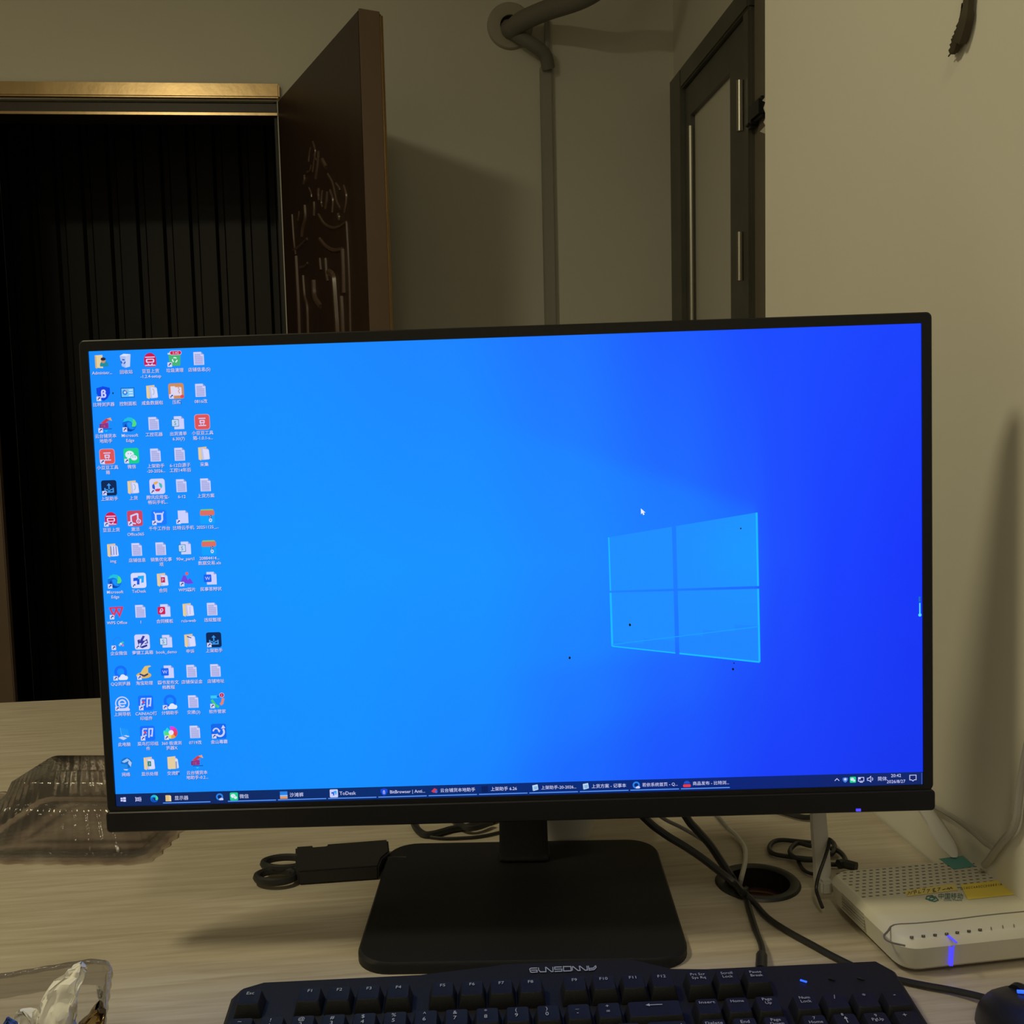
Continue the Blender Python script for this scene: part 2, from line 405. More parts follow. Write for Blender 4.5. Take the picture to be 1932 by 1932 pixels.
cv = cm.build('carving', carve_m, leaf); cv['kind'] = 'stuff'

# metal door in the recess of the right wall
d2 = empty('door_2', (RX, 2.5, 0)); d2['kind'] = 'structure'
def yx(px, X, py=350): return onX(px, py, X).y
FXP = RX-0.025                          # face of the frame
yA, yB = yx(1405, FXP), yx(1263, FXP, 160); yB2 = yx(1284, FXP, 250)
zT = onX(1263, 154, FXP).z; zI = onX(1284, 162, FXP).z
fr = MB(); fr.box((FXP, yB2, 0), (RX+0.02, yB, zT)); fr.build('far_jamb', steel_m, d2, bevel=0.004)
fr = MB(); fr.box((FXP, yA-0.02, zT-0.055), (RX+0.02, yB2, zT)); fr.build('head_rail', steel_m, d2, bevel=0.004)
fr = MB(); fr.box((FXP, yA-0.03, 0), (RX+0.02, yA+0.012, zT-0.055)); fr.build('near_jamb', steel_m, d2, bevel=0.006)
LX = RX-0.012
yL0, yG0, yG1, yL1 = yA+0.014, yx(1378, LX), yx(1303, LX, 230), yB2-0.004
zL = zT-0.058; zG = onX(1378, 135, LX).z
st = MB(); st.box((LX, yL0, 0.02), (RX+0.03, yG0, zL)); st.box((LX, yG1, 0.02), (RX+0.03, yL1, zL)); st.box((LX, yG0, zG), (RX+0.03, yG1, zL)); st.box((LX, yG0, 0.02), (RX+0.03, yG1, 0.25))
lf = st.build('leaf', steel_m, d2, smooth=False)
MB().box((RX+0.004, yG0, 0.25), (RX+0.010, yG1, zG)).build('glass_pane', glass_m, lf)
MB().tube([(LX-0.002, yG1-0.004, 0.25), (LX-0.002, yG1-0.004, zG-0.03)], 0.006, 8).build('glazing_bead', steel_hi, lf)
for y0, y1 in ((152, 248), (438, 530)):
    a = onX(1396, y0, FXP-0.006); c = onX(1396, y1, FXP-0.006)
    h_ = MB().tube([(FXP-0.006, a.y, c.z), (FXP-0.006, a.y, a.z)], 0.008, 10); h_.build('hinge', steel_hi, d2)
MB().box((RX-0.012, CY+0.3, 0), (RX, yA-0.03, 2.75)).build('side_casing', brown_m, d2)
la = onX(1424, 205, RX-0.03)
ka = MB().box((RX-0.030, la.y-0.03, la.z-0.022), (RX-0.012, la.y+0.045, la.z+0.020)); ka.box((RX-0.036, la.y+0.02, la.z-0.032), (RX-0.012, la.y+0.05, la.z-0.016))
ka.build('latch', blk, d2, bevel=0.006)
pc = MB()
for x, y, sx, sz in ((1435, 190, 0.008, 0.006), (1437, 212, 0.006, 0.022), (1434, 246, 0.012, 0.006), (1437, 235, 0.006, 0.014)):
    q = onX(x, y, WX-0.0); pts = []
    base = Vector((WX+0.006, CY-0.002, q.z))
    ring = [base+Vector((0, 0, -sz)), base+Vector((0, 0, sz)), base+Vector((-0.002, sx*2.2, sz*0.3)), base+Vector((0.004, sx*1.4, -sz*0.7))]
    pc.loft([ring, [p+Vector((0.012, 0, 0)) for p in ring]])
pc = pc.build('plaster_chip', plaster_m, wr, smooth=False); pc['kind'] = 'stuff'

# pipe bundle through the back wall and the trunking below it
esc = onY(962, 50, BY)
rg = MB(); X2 = Matrix.Translation(esc) @ Matrix.Rotation(math.radians(90), 4, 'X')
rg.lathe([(0.028, 0.002), (0.028, 0.012), (0.034, 0.014), (0.060, 0.010), (0.064, 0.004), (0.064, 0.0)], 40, X2)
ac = empty('pipe_bundle', esc, 'grey wrapped pipe bundle bending out of a round hole high in the back wall', 'pipe')
rg.build('wall_sleeve', ring_m, ac)
MB().lathe([(0.0, 0.003), (0.029, 0.003)], 32, X2).build('hole', black_hole, ac)
MB().tube([onY(958, 54, BY+0.02), onY(966, 55, BY-0.03), onY(985, 40, BY-0.07), onY(1030, 20, BY-0.12), onY(1090, 0, BY-0.2), onY(1130, -22, BY-0.24), onY(1200, -75, BY-0.32), Vector((RX-0.08, BY-0.46, 2.56)), Vector((RX+0.03, BY-0.50, 2.57))], 0.026, 12, 5).build('insulated_pipe', pipe_m, ac)
MB().tube([onY(960, 58, BY+0.02), onY(975, 66, BY-0.03), onY(1005, 84, BY-0.045), onY(1028, 103, BY-0.035), onY(1035, 130, BY-0.022)], 0.019, 10, 5).build('drain_hose', pipe_m, ac)
t0 = onY(1028, 100, BY); t1 = onY(1041, 600, BY)
tr = empty('trunking', (t1.x, BY, 0), 'grey square trunking running down the back wall below the pipe hole', 'trunking')
MB().box((t0.x-0.017, BY-0.020, 0.0), (t0.x+0.017, BY-0.001, 2.13)).build('channel', trunk_m, tr, bevel=0.003)
MB().tube([(t0.x+0.004, BY-0.012, 2.12), (t0.x+0.006, BY-0.012, 2.26)], 0.008, 8).build('cable', trunk_m, tr)
# ---------------------------------------------------------------- desk
gc = (onZ(1352, 1664, 0)+onZ(1508, 1668, 0))/2; GR = 0.0335
desk = empty('desk', (-0.5, 0.9, 0), 'long desk with a pale wood grain top against the right wall', 'desk')
top = MB(); X0, X1, Y0, Y1, TH = -1.75, WX-0.002, 0.25, 1.54, 0.025
s = 0.06; n = 48
for z, flip in ((DESK_Z, False), (DESK_Z-TH, True)):
    o = len(top.v); circ = []; sq = []
    for k in range(n):
        a = 2*math.pi*k/n; c_, s_ = math.cos(a), math.sin(a); m = max(abs(c_), abs(s_))
        circ.append((gc.x+GR*c_, gc.y+GR*s_, z)); sq.append((gc.x+s*c_/m, gc.y+s*s_/m, z))
    top.add(circ+sq, [(k, n+k, n+(k+1) % n, (k+1) % n) for k in range(n)])
    for a, b_, c_, d_ in ((X0, Y0, X1, gc.y-s), (X0, gc.y+s, X1, Y1), (X0, gc.y-s, gc.x-s, gc.y+s), (gc.x+s, gc.y-s, X1, gc.y+s)):
        top.add([(a, b_, z), (c_, b_, z), (c_, d_, z), (a, d_, z)], [(0, 1, 2, 3)])
for a, b_ in (((X0, Y0), (X1, Y0)), ((X1, Y0), (X1, Y1)), ((X1, Y1), (X0, Y1)), ((X0, Y1), (X0, Y0))):
    top.add([(*a, DESK_Z-TH), (*b_, DESK_Z-TH), (*b_, DESK_Z), (*a, DESK_Z)], [(0, 1, 2, 3)])
top.build('tabletop', desk_m, desk, smooth=False)
MB().lathe([(GR, -TH), (GR, 0)], 48, Matrix.Translation((gc.x, gc.y, DESK_Z))).build('hole_edge', chip_m, desk)
MB().lathe([(0.0265, -0.016), (0.0265, 0.0012), (0.029, 0.0026), (0.034, 0.0022), (0.0355, 0.0004), (0.0355, 0.0002), (0.0325, 0.0), (0.0325, -0.016), (0.0265, -0.016)], 48, Matrix.Translation((gc.x, gc.y, DESK_Z))).build('cable_grommet', blk, desk)
MB().lathe([(0.0, -TH+0.002), (0.0325, -TH+0.002)], 32, Matrix.Translation((gc.x, gc.y, DESK_Z))).build('hole_bottom', chip_m, desk)
for x in (X0+0.03, X1-0.03):
    MB().box((x-0.012, Y0+0.05, 0), (x+0.012, Y1-0.02, DESK_Z-TH)).build('side_panel', desk_m, desk, bevel=0.002)
MB().box((X0+0.05, Y1-0.06, 0.35), (X1-0.05, Y1-0.042, DESK_Z-TH)).build('modesty_panel', desk_m, desk)

# ---------------------------------------------------------------- monitor
mc = Vector((0.07199424, 0.73716994, -0.10786459)) + CAM
MM = Matrix(((0.99350627, 0.11356145, -0.00700585), (-0.11341903, 0.99338112, 0.01816821), (0.00902268, -0.01725563, 0.9998104))).to_4x4()
MM.translation = mc
SW, SH = 0.5979, 0.3363
yawM = math.radians(-6.5)
BM = Matrix.Translation((0.0828, 0.80, DESK_Z)) @ Matrix.Rotation(yawM, 4, 'Z')
mon = empty('monitor', None, 'large black flat monitor with a blue desktop picture, standing at the middle of the desk', 'monitor', M=BM)
L = BM.inverted() @ MM                  # panel frame -> monitor frame
def rr(x0, z0, x1, z1, r, n=5):
    pts = []
    for cx, cz, s_ in ((x1-r, z0+r, -90), (x1-r, z1-r, 0), (x0+r, z1-r, 90), (x0+r, z0+r, 180)):
        for k in range(n+1):
            t = math.radians(s_+90*k/n); pts.append((cx+r*math.cos(t), cz+r*math.sin(t)))
    return pts
hw_, hh_ = SW/2, SH/2
ox0, ox1, oz1, oz0 = -hw_-0.0065, hw_+0.0072, hh_+0.0078, -hh_-0.0188
o_ = rr(ox0, oz0, ox1, oz1, 0.004)
def ringY(pts, y): return [(x, y, z) for x, z in pts]
MB().loft([ringY(o_, 0.003), ringY(o_, 0.012), ringY(rr(ox0+0.01, oz0+0.008, ox1-0.01, oz1-0.01, 0.01), 0.022),
    ringY(rr(-0.19, -0.11, 0.19, 0.10, 0.03), 0.040), ringY(rr(-0.18, -0.10, 0.18, 0.09, 0.03), 0.044)], xf=L).build('back_housing', blk_matte, mon, bevel=0.0)
bz = MB(); i_ = rr(-hw_, -hh_, hw_, hh_, 0.0006)
i2 = rr(-hw_, -hh_, hw_, hh_, 0.0006); ob = rr(ox0, -hh_-0.004, ox1, oz1, 0.004)
bz.loft([ringY(ob, 0.006), ringY(ob, -0.0012), ringY(rr(ox0+0.0008, -hh_-0.004, ox1-0.0008, oz1-0.0008, 0.0036), -0.002), ringY(i_, -0.002), ringY(i2, 0.002)], False, False, L)
bz.build('bezel', blk_gloss, mon)
ch = MB(); cpts = rr(ox0-0.0006, oz0, ox1+0.0006, -hh_-0.0034, 0.0028)
ch.loft([ringY(cpts, 0.012), ringY(cpts, -0.003), ringY(rr(ox0+0.0002, oz0+0.0008, ox1-0.0002, -hh_-0.0042, 0.0024), -0.0038)], xf=L)
ch.build('chin', blk_gloss, mon)
MB().box((0.2485, -0.0046, oz0+0.0012), (0.2520, -0.0036, oz0+0.0030), L).build('power_light', led_blue_soft, mon)
# stand
MB().loft([ringY(rr(-0.02, -0.30, 0.02, 0.02, 0.006), 0.044)], False, False)
nk = MB(); P_ = (0.0, 0.075)
nk.loft([[(0.0005+x*w, P_[1]+y*d, z) for x, y in ((-1, -0.8), (-0.8, -1), (0.8, -1), (1, -0.8), (1, 0.8), (0.8, 1), (-0.8, 1), (-1, 0.8))] for z, w, d in ((0.010, 0.0235, 0.016), (0.016, 0.0215, 0.014), (0.07, 0.0205, 0.012), (0.17, 0.0205, 0.012), (0.30, 0.0205, 0.012))])
nk.build('neck', blk_matte, mon, bevel=0.002)
MB().box((-0.06, 0.0, 0.20), (0.06, 0.066, 0.30)).build('neck_mount', blk_matte, mon, bevel=0.006)
bpts = rr(-0.1225, -0.103, 0.1205, 0.108, 0.026, 8)
bpts = [((x*(1.0 if y > 0 else 1.0)), y) for x, y in bpts]
MB().loft([[(x, y, 0.0) for x, y in bpts], [(x, y, 0.006) for x, y in bpts], [(x*0.985, y*0.985, 0.0085) for x, y in bpts]]).build('base', blk_matte, mon)

# screen picture
def sxf(u, v, l): return L @ Vector(((u/2560-0.5)*SW, -0.0004-l*0.00002, (0.5-v/1440)*SH))
def lerp(a, b, t): return tuple(a[i]+(b[i]-a[i])*t for i in range(3))
def ramp(st, t):
    for i in range(len(st)-1):
        if t <= st[i+1][0]:
            k = max(0, (t-st[i][0])/(st[i+1][0]-st[i][0])); k = k*k*(3-2*k); return lerp(st[i][1], st[i+1][1], k)
    return st[-1][1]
TOPC = [(0, (22, 140, 255)), (0.20, (22, 141, 255)), (0.42, (26, 133, 255)), (0.57, (28, 116, 255)), (0.70, (27, 92, 255)), (0.82, (25, 75, 255)), (1, (24, 66, 252))]
MIDC = [(0, (20, 143, 255)), (0.25, (20, 149, 255)), (0.45, (22, 146, 255)), (0.57, (28, 134, 255)), (0.70, (29, 116, 255)), (0.79, (29, 95, 255)), (0.83, (28, 78, 255)), (0.90, (24, 64, 255)), (1, (22, 54, 250))]
BOTC = [(0, (20, 140, 255)), (0.28, (20, 143, 255)), (0.45, (23, 133, 255)), (0.58, (26, 110, 255)), (0.70, (27, 84, 255)), (0.82, (24, 62, 248)), (1, (20, 54, 236))]
def sstep(a, b, x):
    t = min(1, max(0, (x-a)/(b-a))); return t*t*(3-2*t)
def wall_col(u, v):
    x = u/2560; t = v/1400
    c = lerp(ramp(TOPC, x), ramp(MIDC, x), min(1, t/0.5)) if t < 0.5 else lerp(ramp(MIDC, x), ramp(BOTC, x), min(1, (t-0.5)/0.5))
    # beams of the picture fanning out to the left of the window
    up = 564-(2050-u)*0.36; lo = 985+(1592-u)*0.10
    if u < 2050:
        k = sstep(-50, 35, v-up)*(1-sstep(-25, 70, v-lo))*sstep(900, 1500, u)*0.55
        c = lerp(c, (22, 146, 255), k*0.55)
        lo2 = 1034+(2050-u)*0.30
        k = sstep(-20, 140, v-lo2)*sstep(1000, 1700, u)*(1-sstep(2000, 2150, u)*0.5)
        c = lerp(c, (22, 72, 248), 0.22*k)
    return lin(c)
sm = MB(); NX, NY = 128, 72
for j in range(NY):
    for i in range(NX):
        u0, u1, v0, v1 = 2560*i/NX, 2560*(i+1)/NX, 1440*j/NY, 1440*(j+1)/NY
        sm.add([sxf(u0, v0, 0), sxf(u0, v1, 0), sxf(u1, v1, 0), sxf(u1, v0, 0)], [(0, 1, 2, 3)], None, (0, 0, 0))
screen = sm.build('screen', screen_m, mon, smooth=False)
ca = screen.data.color_attributes['Col']
for p in screen.data.polygons:
    j, i = divmod(p.index, NX)
    for li, (a, b_) in zip(p.loop_indices, ((0, 0), (0, 1), (1, 1), (1, 0))):
        ca.data[li].color = (*wall_col(2560*(i+a)/NX, 1440*(j+b_)/NY), 1)
screen['label'] = 'lit blue screen with desktop icons and a taskbar'

# window picture: four panes with brighter edges and a light sweep
fl = Flat(sxf); fl.l = 1
def WP(a, b):                          # a across 0..1, b down 0..1 in the skewed window
    tl, tr_, br, bl = (1590, 627), (2050, 564), (2052, 1034), (1592.5, 970)
    t = lerp((*tl, 0), (*tr_, 0), a); bt = lerp((*bl, 0), (*br, 0), a); q = lerp(t, bt, b); return q[0], q[1]
AX = (0.0, 0.428, 0.456, 1.0); BX = (0.0, 0.489, 0.507, 1.0)
G = 10
for i in (0, 2):
    for j in (0, 2):
        for p in range(G):
            for q in range(G):
                a0, a1 = AX[i]+(AX[i+1]-AX[i])*p/G, AX[i]+(AX[i+1]-AX[i])*(p+1)/G
                b0, b1 = BX[j]+(BX[j+1]-BX[j])*q/G, BX[j]+(BX[j+1]-BX[j])*(q+1)/G
                am, bm_ = (a0+a1)/2, (b0+b1)/2
                k = 0.55*math.exp(-((am-1)**2/0.12+(bm_-0.25)**2/0.08))
                c = lerp((30, 142, 255), (22, 160, 255), k)
                if bm_ > 0.98-0.24*am: c = lerp(c, (30, 128, 255), 0.5)
                fl.poly([WP(a0, b0), WP(a1, b0), WP(a1, b1), WP(a0, b1)], c, False)
fl.l = 2; hl = (24, 186, 255)
for a0, b0, a1, b1, w in ((1, 0, 1, 0.489, 6), (1, 0.507, 1, 1, 6), (0, 0, 0, 0.489, 4), (0, 0.507, 0, 1, 6), (0, 1, 0.428, 1, 4), (0.456, 1, 1, 1, 5), (0.0, 0.985, 1.0, 0.76, 3)):
    fl.stroke([WP(a0, b0), WP(a1, b1)], w, hl if w > 3 else (26, 158, 255))
fl.build('window_emblem', screen_m, screen)
# taskbar, widget bar, pointer, specks
W = (204, 208, 255); WD = (20, 26, 70)
fl = Flat(sxf); fl.l = 1
for k in range(32):
    t = (k+0.5)/32
    fl.poly([(80*k, 1400), (80*k+80, 1400), (80*k+80, 1440), (80*k, 1440)], ramp([(0, (14, 38, 92)), (0.3, (8, 44, 110)), (0.55, (6, 42, 118)), (0.8, (10, 36, 118)), (1, (16, 38, 104))], t), False)
fl.build('taskbar', screen_m, screen)
fl = Flat(sxf); fl.l = 3
fl.stroke([(2552.5, 862), (2552.5, 896)], 4, (80, 220, 255)); fl.ell(2552.5, 900, 5, 5, (80, 220, 255)); fl.stroke([(2552, 842), (2552, 858)], 6, (20, 110, 190))
fl.build('side_widget', screen_m, screen)
fl = Flat(sxf); fl.l = 6
fl.poly([(1692, 540), (1692, 558), (1696, 554), (1699, 561), (1703, 559), (1700, 553), (1706, 553)], (235, 240, 255)); fl.build('mouse_pointer', screen_m, screen)
sp = MB()
for u, v, r in ((1458, 1003, 4.5), (1649, 904, 4.5), (1969, 1054, 4), (1972, 1035, 2.5), (68, 131, 3), (188, 165, 2.5), (2000, 612, 2.5)):
    c = sxf(u, v, 6); ring = []
    sp.add([c+L.to_3x3() @ Vector((r*SW/2560*math.cos(t)*(0.6+0.5*random.random()), -0.0003 if k == 0 else 0, r*SW/2560*math.sin(t))) for k, t in enumerate([2*math.pi*q/7 for q in range(7)])], [tuple(range(7))])
sp = sp.build('screen_speck', black_hole, screen); sp['kind'] = 'stuff'
# ---------------------------------------------------------------- desktop icons
BG = (22, 146, 255)
def shortcut(f, x=-22, y=9):
    f.rect(x, y, x+14, y+14, (212, 214, 255)); f.stroke([(x+4, y+11), (x+6, y+6), (x+9, y+4.5)], 2.6, (30, 45, 120)); f.poly([(x+6.5, y+2.5), (x+12, y+2.5), (x+11, y+8)], (30, 45, 120))
def page(f, x0=-16, y0=-20, x1=16, y1=20, c=W):
    k = 8; f.poly([(x0, y0), (x1-k, y0), (x1, y0+k), (x1, y1), (x0, y1)], c); f.poly([(x1-k, y0), (x1, y0+k), (x1-k, y0+k)], (150, 160, 215))
def i_doc(f, tint=(140, 140, 195)):
    page(f)
    for k in range(9): f.rect(-12.5, -13+3.6*k, 13 if k > 1 else 6, -11.4+3.6*k, (136, 140, 206) if k % 3 else (140, 142, 176))
def i_doc2(f): i_doc(f)
def i_blank(f): page(f); shortcut(f, -22, 8)
def folder(f, front=(226, 205, 160), back=(200, 170, 110)):
    f.poly([(-17, -19), (9, -21), (9, 19), (-17, 18)], (225, 196, 140)); f.poly([(-17, -19), (-9, -14), (-9, 22), (-17, 18)], front)
def i_folder(f, mark=None):
    folder(f)
    f.poly([(-8, -17), (14, -14), (16, 19), (-6, 20)], (190, 196, 240)); f.poly([(-3, -15), (16, -11), (18, 17), (0, 19)], (216, 218, 255))
    if mark == 'ring': f.arc(2, 0, 5, -90, 90, 2.2, (150, 190, 170), ry=9)
    elif mark == 'p': f.rect(-5, -8, 8, 9, (190, 40, 80)); f.text('P', 1.5, 0.5, 13, W)
    elif mark == 'green': f.rect(-5, -7, 6, 9, (16, 130, 100)); f.text('3', 0.5, 1, 12, W)
    elif mark == 'img':
        for a in (-6, 3, 11): f.stroke([(a, -12), (a, 15)], 2.2, (60, 90, 190))
    elif mark == 'note': f.poly([(-8, -15), (6, -9), (4, -7), (-9, -12)], (60, 60, 110))
    elif mark == 'zip': f.rect(8, -4, 13, 19, (150, 160, 200)); f.poly([(-16, -19), (8, -21), (8, 20), (-16, 20)], (228, 206, 160))
    elif mark == 'line': f.rect(5, -10, 6.5, 14, (150, 160, 215))
def i_user(f):
    f.poly([(-20, -20), (4, -21), (4, 20), (-20, 18)], (226, 206, 158)); f.poly([(-20, -20), (-15, -16), (-15, 22), (-20, 18)], (206, 178, 120))
    f.ell(8, 10, 13, 12, (30, 140, 160), a0=180, a1=360); f.rect(-5, 9, 21, 15, (30, 140, 160)); f.ell(6, -3, 7, 8, (190, 150, 120)); f.ell(6, -8, 8, 5, (40, 40, 60))
def i_bin(f):
    f.poly([(-18, -16), (16, -20), (12, 18), (-2, 21), (-13, 16)], (192, 206, 246)); f.poly([(-18, -16), (0, -14), (-2, 21), (-13, 16)], (168, 188, 240)); f.poly([(-18, -16), (-6, -22), (16, -20), (0, -14)], (216, 226, 255))
    for a in (0, 120, 240): f.arc(-8, 2, 6, a, a+80, 3.6, (30, 90, 200), n=6)
def bean(f, r=23):
    f.ell(0, -2, 19, 20, (206, 24, 76)); f.rrect(-19, -2, 19, 20, 8, (206, 24, 76))
    f.stroke([(-15, -9), (15, -9)], 3, W); f.rrect(-13, -4, 13, 8, 4, W); f.rrect(-9, -1, 9, 5, 2, (206, 24, 76)); f.stroke([(-8, 11), (-3, 14)], 2.6, W); f.stroke([(8, 11), (3, 14)], 2.6, W); f.stroke([(-16, 16), (16, 16)], 3, W)
def i_bean(f): bean(f)
def i_bean_s(f): bean(f); shortcut(f)
def i_beanbox(f, sc=True):
    f.rrect(-24, -24, 24, 24, 9, (236, 160, 170)); f.rrect(-22.5, -22.5, 22.5, 22.5, 8, (222, 86, 88))
    f.stroke([(-11, -11), (11, -11)], 3, W); f.rrect(-8, -6, 8, 4, 1, W); f.rect(-4.5, -3, 4.5, 1, (222, 86, 88)); f.stroke([(-5, 5), (-3, 9)], 2.2, W); f.stroke([(5, 5), (3, 9)], 2.2, W); f.stroke([(-12, 11), (12, 11)], 3, W)
    if sc: shortcut(f)
def i_beanbox2(f): i_beanbox(f, False)
def i_clean(f):
    f.rect(-20, -20, 21, -15, (190, 226, 226)); f.poly([(-18, -14), (20, -14), (17, 20), (-15, 20)], (70, 180, 120))
    for a in (0, 120, 240): f.arc(1, 2, 7, a, a+80, 3.6, (215, 240, 235), n=6)
    f.rrect(-14, -26, 23, -13, 6, (220, 224, 255)); f.rrect(-12.5, -25, 22, -14, 5, (214, 26, 76)); f.text('3.4G', 5, -19.5, 10, W); shortcut(f)
def shield(f, x, y, s, c): f.poly([(x-s, y-s*0.8), (x, y-s*1.05), (x+s, y-s*0.8), (x+s, y), (x+s*0.55, y+s*0.75), (x, y+s*1.1), (x-s*0.55, y+s*0.75), (x-s, y)], c)
def i_shieldb(f): shield(f, 0, 0, 21, (14, 70, 226)); f.text('ß', 1, 0, 34, W, bold=0.03); shortcut(f)
def i_panel(f):
    f.rect(-21, -15, 21, 15, (20, 70, 170)); f.rect(-19, -13, 19, 13, (110, 196, 250)); f.ell(-8, -1, 8, 8, (40, 130, 226)); f.ell(-8, -1, 8, 8, (230, 150, 110), a0=-90, a1=0, n=8); f.ell(-8, -1, 3.5, 3.5, (200, 220, 255))
    for k in range(3): f.rect(4, -9+8*k, 16, -6+8*k, (216, 232, 255))
def i_zipbox(f):
    f.rrect(-24, -24, 24, 24, 7, (205, 140, 95)); f.rrect(-17, -12, 17, 14, 3, (222, 216, 240)); f.rect(-17, -15, -3, -10, (222, 216, 240))
    for k in range(4): f.rect(6+2*(k % 2), -11+5*k, 9+2*(k % 2), -8+5*k, (190, 90, 60))
    f.ell(18, 17, 6, 5, (225, 70, 90)); shortcut(f)
def i_store(f, sc=True):
    f.poly([(-14, -6), (4, -20), (18, -17), (2, -8), (14, -6), (0, -3)], (200, 60, 80)); f.poly([(6, -19), (18, -23), (22, -12)], (226, 160, 120)); f.rrect(-18, -4, -2, 10, 2, (120, 50, 130)); f.rrect(-3, -6, 10, 10, 2, (140, 50, 140)); f.rect(-12, 11, 20, 13, (20, 60, 160))
    f.text('CB', -6, 3, 10, (210, 90, 120)); f.poly([(-4, 16), (8, 16), (2, 22)], (30, 190, 255))
    if sc: shortcut(f)
def i_store2(f): i_store(f, False)
def i_swirl(f, s=1.0, sc=True):
    def P(pts): return [(x*s, y*s) for x, y in pts]
    f.ell(0, 0, 22*s, 22*s, (14, 110, 226), n=28)
    f.poly(P([(-21, -7), (-14, -17), (-3, -22), (8, -20.5), (17, -14), (22, -3), (21, 4), (16, 8), (8, 8), (7, 4), (9, -1), (5, -8), (-4, -11), (-13, -9)]), (30, 190, 226))
    f.poly(P([(12, -17), (19, -11), (22, -2), (20.5, 4.5), (15.5, 8), (8, 8), (7, 4), (10, -2)]), (80, 220, 130))
    f.poly(P([(-11, -3), (-8, 9), (0, 16), (9, 18), (18, 13), (13, 18), (4, 22), (-6, 21), (-14, 14), (-16, 4)]), (8, 70, 170))
    f.poly(P([(-8, -3), (-3, -7), (3, -6), (7, -2), (5.5, 3), (6, 8), (11, 12), (18, 12), (10, 15), (1, 13), (-5, 6)]), BG if s == 1 else (8, 50, 120))
    if sc: shortcut(f)
def i_chat(f, s=1.0, sc=True):
    f.rrect(-24*s, -24*s, 24*s, 24*s, 7*s, (26, 208, 140))
    f.ell(-5*s, -4*s, 14*s, 11.5*s, (224, 234, 255)); f.ell(8*s, 6*s, 11*s, 9*s, (26, 208, 140)); f.ell(8.5*s, 6.5*s, 10*s, 8*s, (224, 234, 255))
    for x, y in ((-9, -7), (-1, -7), (5, 4), (12, 4)): f.ell(x*s, y*s, 1.6*s, 1.6*s, (26, 150, 120), n=8)
    f.poly([(-12*s, 5*s), (-6*s, 6*s), (-13*s, 11*s)], (224, 234, 255))
    if sc: shortcut(f)
def i_sheet(f): page(f, -12, -20, 19, 20); f.rrect(-20, -11, 3, 12, 2, (40, 120, 140)); f.rrect(-18.5, -9.5, 1.5, 10.5, 2, (190, 214, 250)); f.text('S', -8.5, 0.5, 17, (20, 110, 120))
def i_word(f): page(f, -12, -20, 19, 20); f.rrect(-21, -12, 3, 12, 3, (20, 100, 240)); f.text('W', -9, 0, 15, W)
def i_pres(f): page(f, -12, -20, 19, 20); f.rrect(-21, -12, 3, 12, 3, (206, 30, 84)); f.arc(-8, -2, 4, 0, 360, 2.4, W); f.arc(-11, 3, 3, 0, 360, 2.2, W)
def i_up(f): f.rrect(-24, -24, 24, 24, 7, (12, 40, 86)); f.stroke([(0, 4), (0, -10)], 4, (60, 150, 236)); f.poly([(-7, -7), (0, -15), (7, -7)], (60, 150, 236)); f.stroke([(-13, 0), (-13, 13), (13, 13), (13, 0)], 4, (60, 150, 236)); f.stroke([(-13, 5), (-6, 5), (0, 10), (6, 5), (13, 5)], 3, (60, 150, 236)); shortcut(f)
def i_petal(f):
    f.rrect(-24, -24, 24, 24, 8, (208, 210, 255))
    for a, c in ((-120, (226, 176, 96)), (-20, (70, 186, 190)), (80, (206, 60, 100)), (170, (30, 96, 226))):
        t = math.radians(a); u = (math.cos(t), math.sin(t)); w = (-u[1], u[0])
        f.poly([(u[0]*p+w[0]*q, u[1]*p+w[1]*q) for p, q in ((9, -9), (16, -3), (15, 6), (9, 11), (7, 3))], c)
    shortcut(f)
def i_office(f): f.rrect(-24, -24, 24, 24, 6, (206, 70, 96)); f.stroke([(-12, 12), (-12, -8), (6, -14), (9, -13), (9, 4)], 5, W); f.stroke([(-10, 14), (2, 17)], 4, W); f.arc(11, 9, 6, 0, 360, 3, W); f.ell(11, 9, 2, 2, W); shortcut(f)
def i_horn(f): f.rrect(-24, -24, 24, 24, 8, (24, 122, 255)); f.stroke([(-10, -12), (-10, 6), (-5, 13), (5, 13), (10, 6), (10, -12)], 6, W); f.stroke([(-10, -12), (10, -12)], 5, W); f.stroke([(-15, -18), (-12, -11)], 3.4, W); f.stroke([(15, -18), (12, -11)], 3.4, W); shortcut(f)
def i_archive(f):
    f.rrect(-23, -8, 23, 24, 4, (16, 160, 255)); f.rrect(-20, -22, 20, -12, 3, (110, 200, 130)); f.rrect(-22, -18, 23, -2, 4, (222, 110, 100)); f.rect(6, -3, 13, 8, (40, 60, 140))
    for k in range(3): f.rect(7+2*(k % 2), -2+3*k, 10+2*(k % 2), 0+3*k, (200, 210, 255))
    f.ell(10, 13, 5, 6, (200, 215, 255)); f.ell(10, 13, 2, 2, (40, 110, 200))
def i_remote(f): f.rrect(-24, -24, 24, 24, 8, (214, 218, 255)); f.poly([(-16, -8), (4, -10), (2, 13), (-6, 13), (-5, 1), (-17, 2)], (20, 90, 226)); f.poly([(-2, -14), (18, -15), (16, 7), (8, 8), (9, -5), (-2, -4)], (30, 170, 250)); shortcut(f)
def i_photo(f): f.poly([(-22, 16), (-10, -12), (-2, -10), (4, 4), (9, -2), (13, 0), (21, 14), (4, 16), (-8, 12)], (110, 70, 226)); f.ell(2, -17, 5, 5, (226, 96, 110)); shortcut(f)
def i_wps(f):
    c = (226, 50, 90); f.stroke([(-20, -13), (-9, 12), (1, -11)], 6, c); f.stroke([(-1, -11), (9, 12), (19, -13)], 6, c); f.stroke([(-22, -13), (22, -14)], 5, c); shortcut(f)
